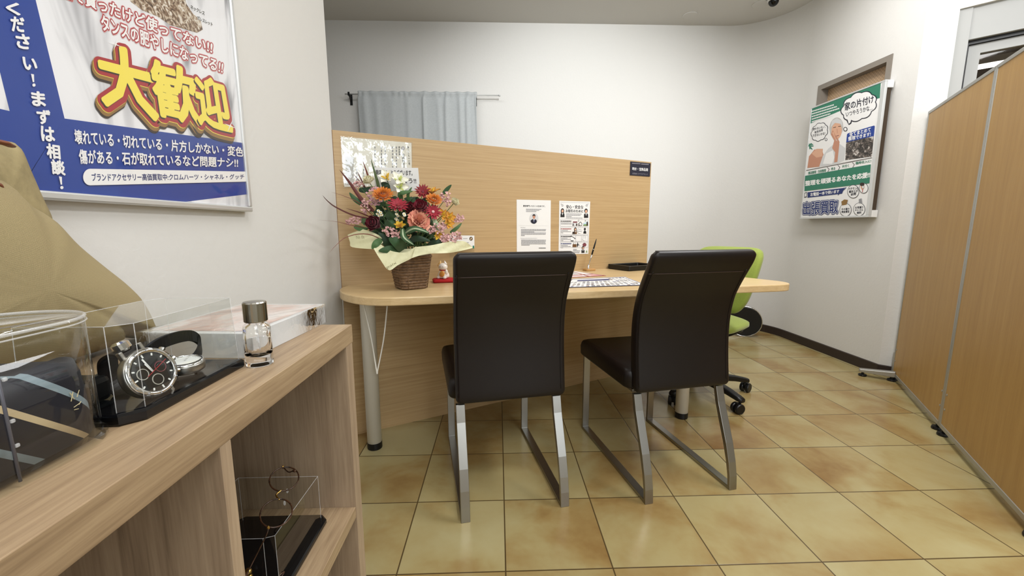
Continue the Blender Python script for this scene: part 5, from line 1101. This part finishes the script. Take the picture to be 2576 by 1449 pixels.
def lily(c, r, d, col, thr='yellow', n=6, name='alstroemeria'):
    R = face(d); mb = MB(); petals(mb, c, R, 3, r, r * 0.34, r * 0.05, 0.95, 0.15, 0.3, 0.75, 0.0, jit=0.1, z0=-0.3 * r); petals(mb, c, R, 3, r * 0.95, r * 0.24, r * 0.05, 1.05, 0.3, 0.3, 0.75, pi / 3, jit=0.1, z0=-0.3 * r)
    o = finish(mb, name, FC[col]); k = MB(); petals(k, c + R @ V3((0, 0, 0.0015)), R, 3, r * 0.62, r * 0.13, r * 0.06, 1.05, 0.45, 0.3, 0.75, pi / 3, z0=-0.3 * r)
    for i in range(5):
        a = i * 1.26; k.tube([c, c + R @ V3((r * 0.12 * math.cos(a), r * 0.12 * math.sin(a), r * 0.25)), c + R @ V3((r * 0.25 * math.cos(a), r * 0.25 * math.sin(a), r * 0.42))], r * 0.02, 5)
    finish(k, 'throat', FC[thr], parent=o); finish(stem(c, R), 'stem', FC['stem'], parent=o)
def statice(c, rx, ry, col, n=42, ang=0.0):
    mb = MB(); R = face(TOCAM)
    for i in range(n):
        a, q = rf.uniform(0, 2 * pi), math.sqrt(rf.random()); x, y = q * rx * math.cos(a), q * ry * math.sin(a)
        p = c + R @ V3((x * math.cos(ang) - y * math.sin(ang), x * math.sin(ang) + y * math.cos(ang), rf.uniform(-0.4, 0.5) * min(rx, ry)))
        Rq = face((TOCAM.x + rf.uniform(-.6, .6), TOCAM.y + rf.uniform(-.6, .6), TOCAM.z + rf.uniform(-.3, .8))); petals(mb, p, Rq, 5, 0.0056, 0.0030, 0.0003, 0.5, 0.3, 0.2, 0.7, rf.random(), jit=0.2, ns=2, nt=2)
    o = finish(mb, 'statice_sprig', FC[col]); s = MB(); b = BC + V3((0, 0, BHT)); s.tube(crv([c, c.lerp(b, 0.5) + V3((0, 0, 0.015)), b], 8), 0.0013, 5); finish(s, 'stem', FC['green2'], parent=o)
def daisies(pts, d=-0.075):
    mb = MB(); k = MB(); s = MB(); b = fp(820, 760, -0.03)
    for x, y in pts:
        c = fp(x, y, d + rf.uniform(-.01, .01)); R = face((TOCAM.x + rf.uniform(-.4, .4), TOCAM.y, TOCAM.z + rf.uniform(0, .7))); petals(mb, c, R, 9, 0.0058, 0.0019, 0.0016, 0.1, 0.0, 0.0, 0.6, rf.random(), ns=2, nt=2); k.ell(c + R @ V3((0, 0, 0.0008)), (0.0026, 0.0026, 0.0018), 8, 5, R=R); s.tube(crv([c, c.lerp(b, 0.4) + V3((0, 0, 0.005)), b], 6), 0.0006, 5)
    o = finish(mb, 'daisy_sprig', FC['white']); finish(k, 'flower_centre', FC['core'], parent=o); finish(s, 'stem', FC['green2'], parent=o)
def blade(pts, w, col, name='leaf', fold=0.25, pw=0.8, stripe=None):
    P = crv(pts, 14); rows = []; rows2 = []
    for i, p in enumerate(P):
        s = i / 13; t = (P[min(i + 1, 13)] - P[max(i - 1, 0)]).normalized(); sd = t.cross(TOCAM).normalized(); ww = w * (math.sin(pi * min(0.999, (0.06 + 0.94 * s) ** pw)) ** 0.8 + 0.02)
        rows.append([p + sd * ww * u - TOCAM * abs(u) * ww * fold for u in (-1, -0.5, 0, 0.5, 1)]); rows2.append([p + sd * ww * u * 0.28 + TOCAM * 0.0006 for u in (-1, 0, 1)])
    o = finish(MB().grid(rows), name, FC[col])
    if stripe: finish(MB().grid(rows2[1:-1]), 'leaf_stripe', FC[stripe], parent=o)
    return o
# dense green filling that closes the bouquet
mb = MB()
for i in range(460):
    u = rf.uniform(-1, 1); v = rf.uniform(0, 1); zx = 960 + u * 400 * (1 - 0.35 * v); zy = 930 - v * 520; dd_ = 0.055 * math.sqrt(max(0, 1 - u * u)) * rf.uniform(-0.7, 1.1)
    c = fp(zx, zy, dd_); d = V3((rf.uniform(-1, 1), rf.uniform(-1.2, 0.3), rf.uniform(-0.2, 1))).normalized(); L = rf.uniform(0.024, 0.046); sd = d.cross(V3((rf.uniform(-.4, .4), -0.8, 0.5))).normalized(); rows = []
    for k_ in range(6):
        s = k_ / 5; w = L * 0.26 * math.sin(pi * min(0.99, 0.08 + 0.92 * s) ** 0.85); p = c + d * L * (s - 0.5) - V3((0, 0, 0.012)) * s * s; rows.append([p - sd * w, p + TOCAM * 0.0015, p + sd * w])
    mb.grid(rows, i % 3)
o = mb.build('foliage', [FC['green'], FC['dkgreen'], FC['green2']], fa, smooth=True, world=True); o['kind'] = 'stuff'
UP = V3((0, 0, 1))
def dirn(x=0.0, up=0.6): return TOCAM + V3((x, 0, up))
lily(fp(775, 195, 0.0), 0.040, dirn(0.0, 0.5), 'white'); lily(fp(915, 225, -0.01), 0.042, dirn(0.3, 0.7), 'white', 'lime'); lily(fp(925, 300, -0.025), 0.036, dirn(0.35, 0.2), 'white', 'lime')
rose(fp(582, 232, -0.005), 0.026, dirn(-0.3, 0.7), 'cream'); rose(fp(1510, 462, -0.01), 0.021, dirn(0.7, 0.6), 'cream')
statice(fp(655, 400, -0.03), 0.034, 0.036, 'paleviolet', 60)
strawflower(fp(738, 385, -0.065), 0.043, dirn(0.05, 0.85)); strawflower(fp(1285, 438, -0.06), 0.035, dirn(0.2, 0.85))
gerbera(fp(900, 500, -0.075), 0.043, dirn(0.1, 0.95), 'crimson', 'red'); gerbera(fp(1165, 352, -0.035), 0.034, dirn(0.1, 0.4), 'red', 'dkred'); gerbera(fp(1275, 568, -0.08), 0.036, dirn(0.2, 0.3), 'crimson', 'pink')
rose(fp(1138, 510, -0.085), 0.034, dirn(-0.1, 0.35), 'rose'); rose(fp(1035, 525, -0.05), 0.028, dirn(-0.2, 0.2), 'rose'); rose(fp(640, 690, -0.085), 0.036, dirn(-0.35, 0.1), 'dkred')
carnation(fp(1122, 665, -0.10), 0.043, dirn(0.1, 0.25), ('peach', 'peach2'))
lily(fp(1265, 345, -0.02), 0.036, V3((0.1, -0.35, 1)), 'amber', 'yellow'); lily(fp(920, 715, -0.10), 0.027, dirn(-0.1, 0.9), 'yellow', 'amber')
for x, y, q in ((1385, 600, -0.06), (1455, 625, -0.05), (1440, 690, -0.065)): lily(fp(x, y, q), 0.030, dirn(0.6, 0.3), 'amber', 'yellow')
lily(fp(1330, 815, -0.085), 0.024, dirn(0.3, -0.3), 'yellow', 'amber')
for x, y, q, rx, ry, a, n in ((835, 800, -0.11, 0.038, 0.018, -0.5, 60), (1320, 748, -0.085, 0.038, 0.019, 0.35, 60), (1402, 842, -0.08, 0.018, 0.019, 0, 34), (1510, 840, -0.05, 0.032, 0.020, 0.1, 50), (460, 655, -0.04, 0.042, 0.014, 0.2, 52), (1550, 640, -0.03, 0.022, 0.016, 0, 30), (1410, 425, -0.02, 0.022, 0.030, 0, 40), (545, 510, -0.05, 0.016, 0.030, 0, 34), (470, 270, 0.0, 0.030, 0.010, 0.3, 24)): statice(fp(x, y, q), rx, ry, 'pink', n, a)
daisies([(690, 555), (715, 575), (680, 590), (725, 600), (700, 610)]); daisies([(878, 552), (885, 590), (900, 612), (878, 640), (895, 655)]); daisies([(972, 605), (965, 590)], -0.125)
# leaves
for pts, w, col, st_2, q in (([(900, 990), (800, 900), (690, 790)], 0.022, 'dkgreen', None, (-0.03, -0.09, -0.10)), ([(980, 990), (900, 900), (800, 850)], 0.022, 'green', None, (-0.06, -0.12, -0.12)), ([(940, 1000), (820, 970), (690, 985)], 0.016, 'green', None, (-0.07, -0.12, -0.13)),
                       ([(720, 860), (660, 910), (620, 965)], 0.013, 'green2', None, (-0.1, -0.12, -0.12)), ([(520, 690), (560, 650), (570, 640)], 0.016, 'green2', None, (-0.05, -0.07, -0.06)), ([(970, 800), (1080, 745), (1240, 795)], 0.011, 'green', 'stripe', (-0.1, -0.14, -0.13)),
                       ([(950, 740), (965, 840), (1075, 925)], 0.010, 'green', 'stripe', (-0.11, -0.15, -0.14)), ([(1020, 880), (1110, 850), (1250, 880)], 0.012, 'dkgreen', None, (-0.07, -0.11, -0.10)), ([(1220, 930), (1300, 900), (1390, 870)], 0.014, 'dkgreen', None, (-0.06, -0.09, -0.08)),
                       ([(540, 500), (440, 430), (378, 358)], 0.010, 'green', None, (-0.02, -0.03, -0.03)), ([(1380, 375), (1430, 320), (1474, 275)], 0.008, 'green', None, (0.0, 0.0, 0.0)), ([(1460, 790), (1530, 740), (1585, 685)], 0.007, 'green2', None, (-0.04, -0.04, -0.03)), ([(1290, 640), (1310, 700), (1330, 680)], 0.008, 'stripe', None, (-0.08, -0.09, -0.09)),
                       ([(760, 330), (770, 290), (720, 250)], 0.016, 'dkgreen', None, (0.0, -0.01, 0.0)), ([(940, 440), (930, 370), (1060, 345)], 0.010, 'green2', None, (-0.02, -0.04, -0.03)), ([(1010, 440), (1010, 370), (1050, 300)], 0.006, 'green2', None, (-0.02, -0.03, -0.03)), ([(430, 720), (500, 745), (590, 745)], 0.010, 'green2', None, (-0.04, -0.06, -0.06)),
                       ([(870, 470), (860, 430), (880, 400)], 0.012, 'dkgreen', None, (-0.04, -0.05, -0.05)), ([(480, 330), (560, 330), (620, 300)], 0.011, 'dkgreen', None, (0, 0, 0)), ([(780, 640), (830, 600), (860, 560)], 0.02, 'green', None, (-0.05, -0.07, -0.06)), ([(760, 720), (820, 690), (840, 650)], 0.02, 'green', None, (-0.06, -0.08, -0.07))):
    blade([fp(x, y, d) for (x, y), d in zip(pts, q)], w, col, stripe=st_2)
# dark red grass blades, the longest leaning out towards the left wall
for pts, w, col, q in (([(640, 560), (500, 420), (380, 250), (273, 115)], 0.0075, 'blade', (-0.04, -0.03, -0.02, -0.01)), ([(620, 560), (520, 440), (430, 320), (320, 180)], 0.006, 'blade2', (-0.03, -0.02, -0.01, 0.0)), ([(700, 400), (685, 270), (650, 140), (608, -5)], 0.0062, 'bladeg', (0.0, 0.0, 0.01, 0.01)), ([(600, 240), (565, 140), (522, 20)], 0.004, 'blade2', (0.02, 0.02, 0.02)), ([(560, 330), (500, 210), (462, 130)], 0.0028, 'blade', (0.02, 0.02, 0.02)), ([(540, 300), (490, 240), (425, 165)], 0.0024, 'blade', (0.02, 0.02, 0.02)),
                    ([(640, 620), (480, 470), (330, 400), (185, 355)], 0.0016, 'blade2', (-0.04, -0.1, -0.2, -0.30)), ([(620, 640), (430, 605), (240, 520), (150, 455), (90, 388)], 0.0030, 'blade', (-0.04, -0.12, -0.24, -0.32, -0.38)), ([(600, 620), (480, 570), (340, 528)], 0.0026, 'blade', (-0.05, -0.08, -0.10)), ([(560, 740), (400, 710), (240, 672), (28, 652)], 0.0015, 'blade2', (-0.05, -0.13, -0.25, -0.47)), ([(720, 860), (600, 810), (470, 805), (330, 845), (240, 920), (163, 1005)], 0.0018, 'blade2', (-0.09, -0.13, -0.16, -0.2, -0.27, -0.33))):
    blade([fp(x, y, d) for (x, y), d in zip(pts, q)], w, col, 'grass_blade', 0.5, 0.55)
# printed wrapping paper
k = NT('wrapping_paper'); k.p.inputs['Base Color'].default_value = lin('#dcd9b0'); k.p.inputs['Roughness'].default_value = 0.5
mpn = k.coords(); nz = k.n('ShaderNodeTexNoise', i_Scale=28.0, i_Detail=2.0); k.l(mpn, 0, nz, 'Vector'); k.bump(nz, 0, 0.35, 0.01); WRAP = k.m
def wrap(rows_px, rows_d, n=16):
    R = []
    for pts, ds in zip(rows_px, rows_d): R.append(crv([fp(x, y, d) for (x, y), d in zip(pts, ds)], n))
    out = []
    for i in range(len(R) - 1):
        for t in (0, 0.25, 0.5, 0.75): out.append([a.lerp(b, t) + TOCAM * 0.004 * math.sin(j * 0.9 + t * 3) for j, (a, b) in enumerate(zip(R[i], R[i + 1]))])
    out.append(R[-1]); return finish(MB().grid(out), 'wrapping_paper', WRAP)
w1_ = wrap([[(520, 752), (640, 790), (720, 840), (740, 900)], [(360, 812), (385, 890), (410, 945), (640, 968)]], [[-0.06, -0.09, -0.10, -0.10], [-0.02, -0.05, -0.07, -0.11]])
w2_ = wrap([[(690, 900), (830, 985), (980, 1000), (1095, 935)], [(640, 962), (705, 1070), (800, 1192), (905, 1135), (1050, 1062), (1092, 1010)]], [[-0.10, -0.125, -0.125, -0.11], [-0.12, -0.14, -0.15, -0.135, -0.12, -0.115]], 20)
w3_ = wrap([[(1085, 945), (1250, 925), (1440, 890), (1600, 880), (1700, 945)], [(1050, 1062), (1200, 1018), (1380, 1010), (1500, 1000), (1700, 955)]], [[-0.11, -0.11, -0.08, -0.02, 0.02], [-0.125, -0.12, -0.105, -0.06, 0.02]], 20)
wrap([[(700, 900), (860, 960), (1080, 960), (1300, 940)], [(860, 1010), (930, 1040), (1100, 1040), (1280, 1010)]], [[-0.06, -0.07, -0.07, -0.05], [-0.075, -0.085, -0.085, -0.07]])
INKW = mat('wrap_ink', '#8a8560', 0.6)
def wtext(par, s, quad, d):
    vs, fs, w, h = glyphs(s); mbt = MB(); TL, TR, BR, BL = quad; pts = []
    for x, y in vs:
        tq = (lerp(TL[0], TR[0], x), lerp(TL[1], TR[1], x)); bq = (lerp(BL[0], BR[0], x), lerp(BL[1], BR[1], x)); pts.append(fp(lerp(bq[0], tq[0], y), lerp(bq[1], tq[1], y), lerp(lerp(d[3], d[2], x), lerp(d[0], d[1], x), y)))
    mbt.add(pts, fs); finish(mbt, 'printed_word', INKW, False, par)
wtext(w2_, 'paix', [(775, 1150), (880, 1095), (890, 1130), (785, 1185)], (-0.155,) * 4); wtext(w1_, 'Né de', [(450, 820), (535, 812), (540, 850), (455, 858)], (-0.105,) * 4)
# message card standing in the flowers
cq = [(638, 90), (1116, 95), (1136, 340), (655, 345)]; DC = 0.035
Pc = [fp(x, y, DC) for x, y in cq]; cc = (Pc[2] + Pc[3]) / 2
mc = thing('message_card', 'white greeting card with black brush lettering standing behind the white lilies', 'card', tuple(cc))
MB().extr(Pc, (0, 0.0008, 0)).build('card', M['paper'], mc, world=True)
MB().tube([fp(890, 340, DC + 0.003), fp(900, 700, 0.0)], 0.0015, 6).build('pick', M['clear_edge'], mc, world=True)
p = Print((0, YF + DC - 0.0008, 0), (0, -1, 0), ZF)
p.text('開店おめでとうございます。', [(662, 115), (1052, 118), (1056, 178), (664, 172)], 'i_black', 1, 0.012); p.text('しょう!!', [(900, 205), (1092, 208), (1096, 262), (905, 258)], 'i_black', 1, 0.012); p.build('print', mc)
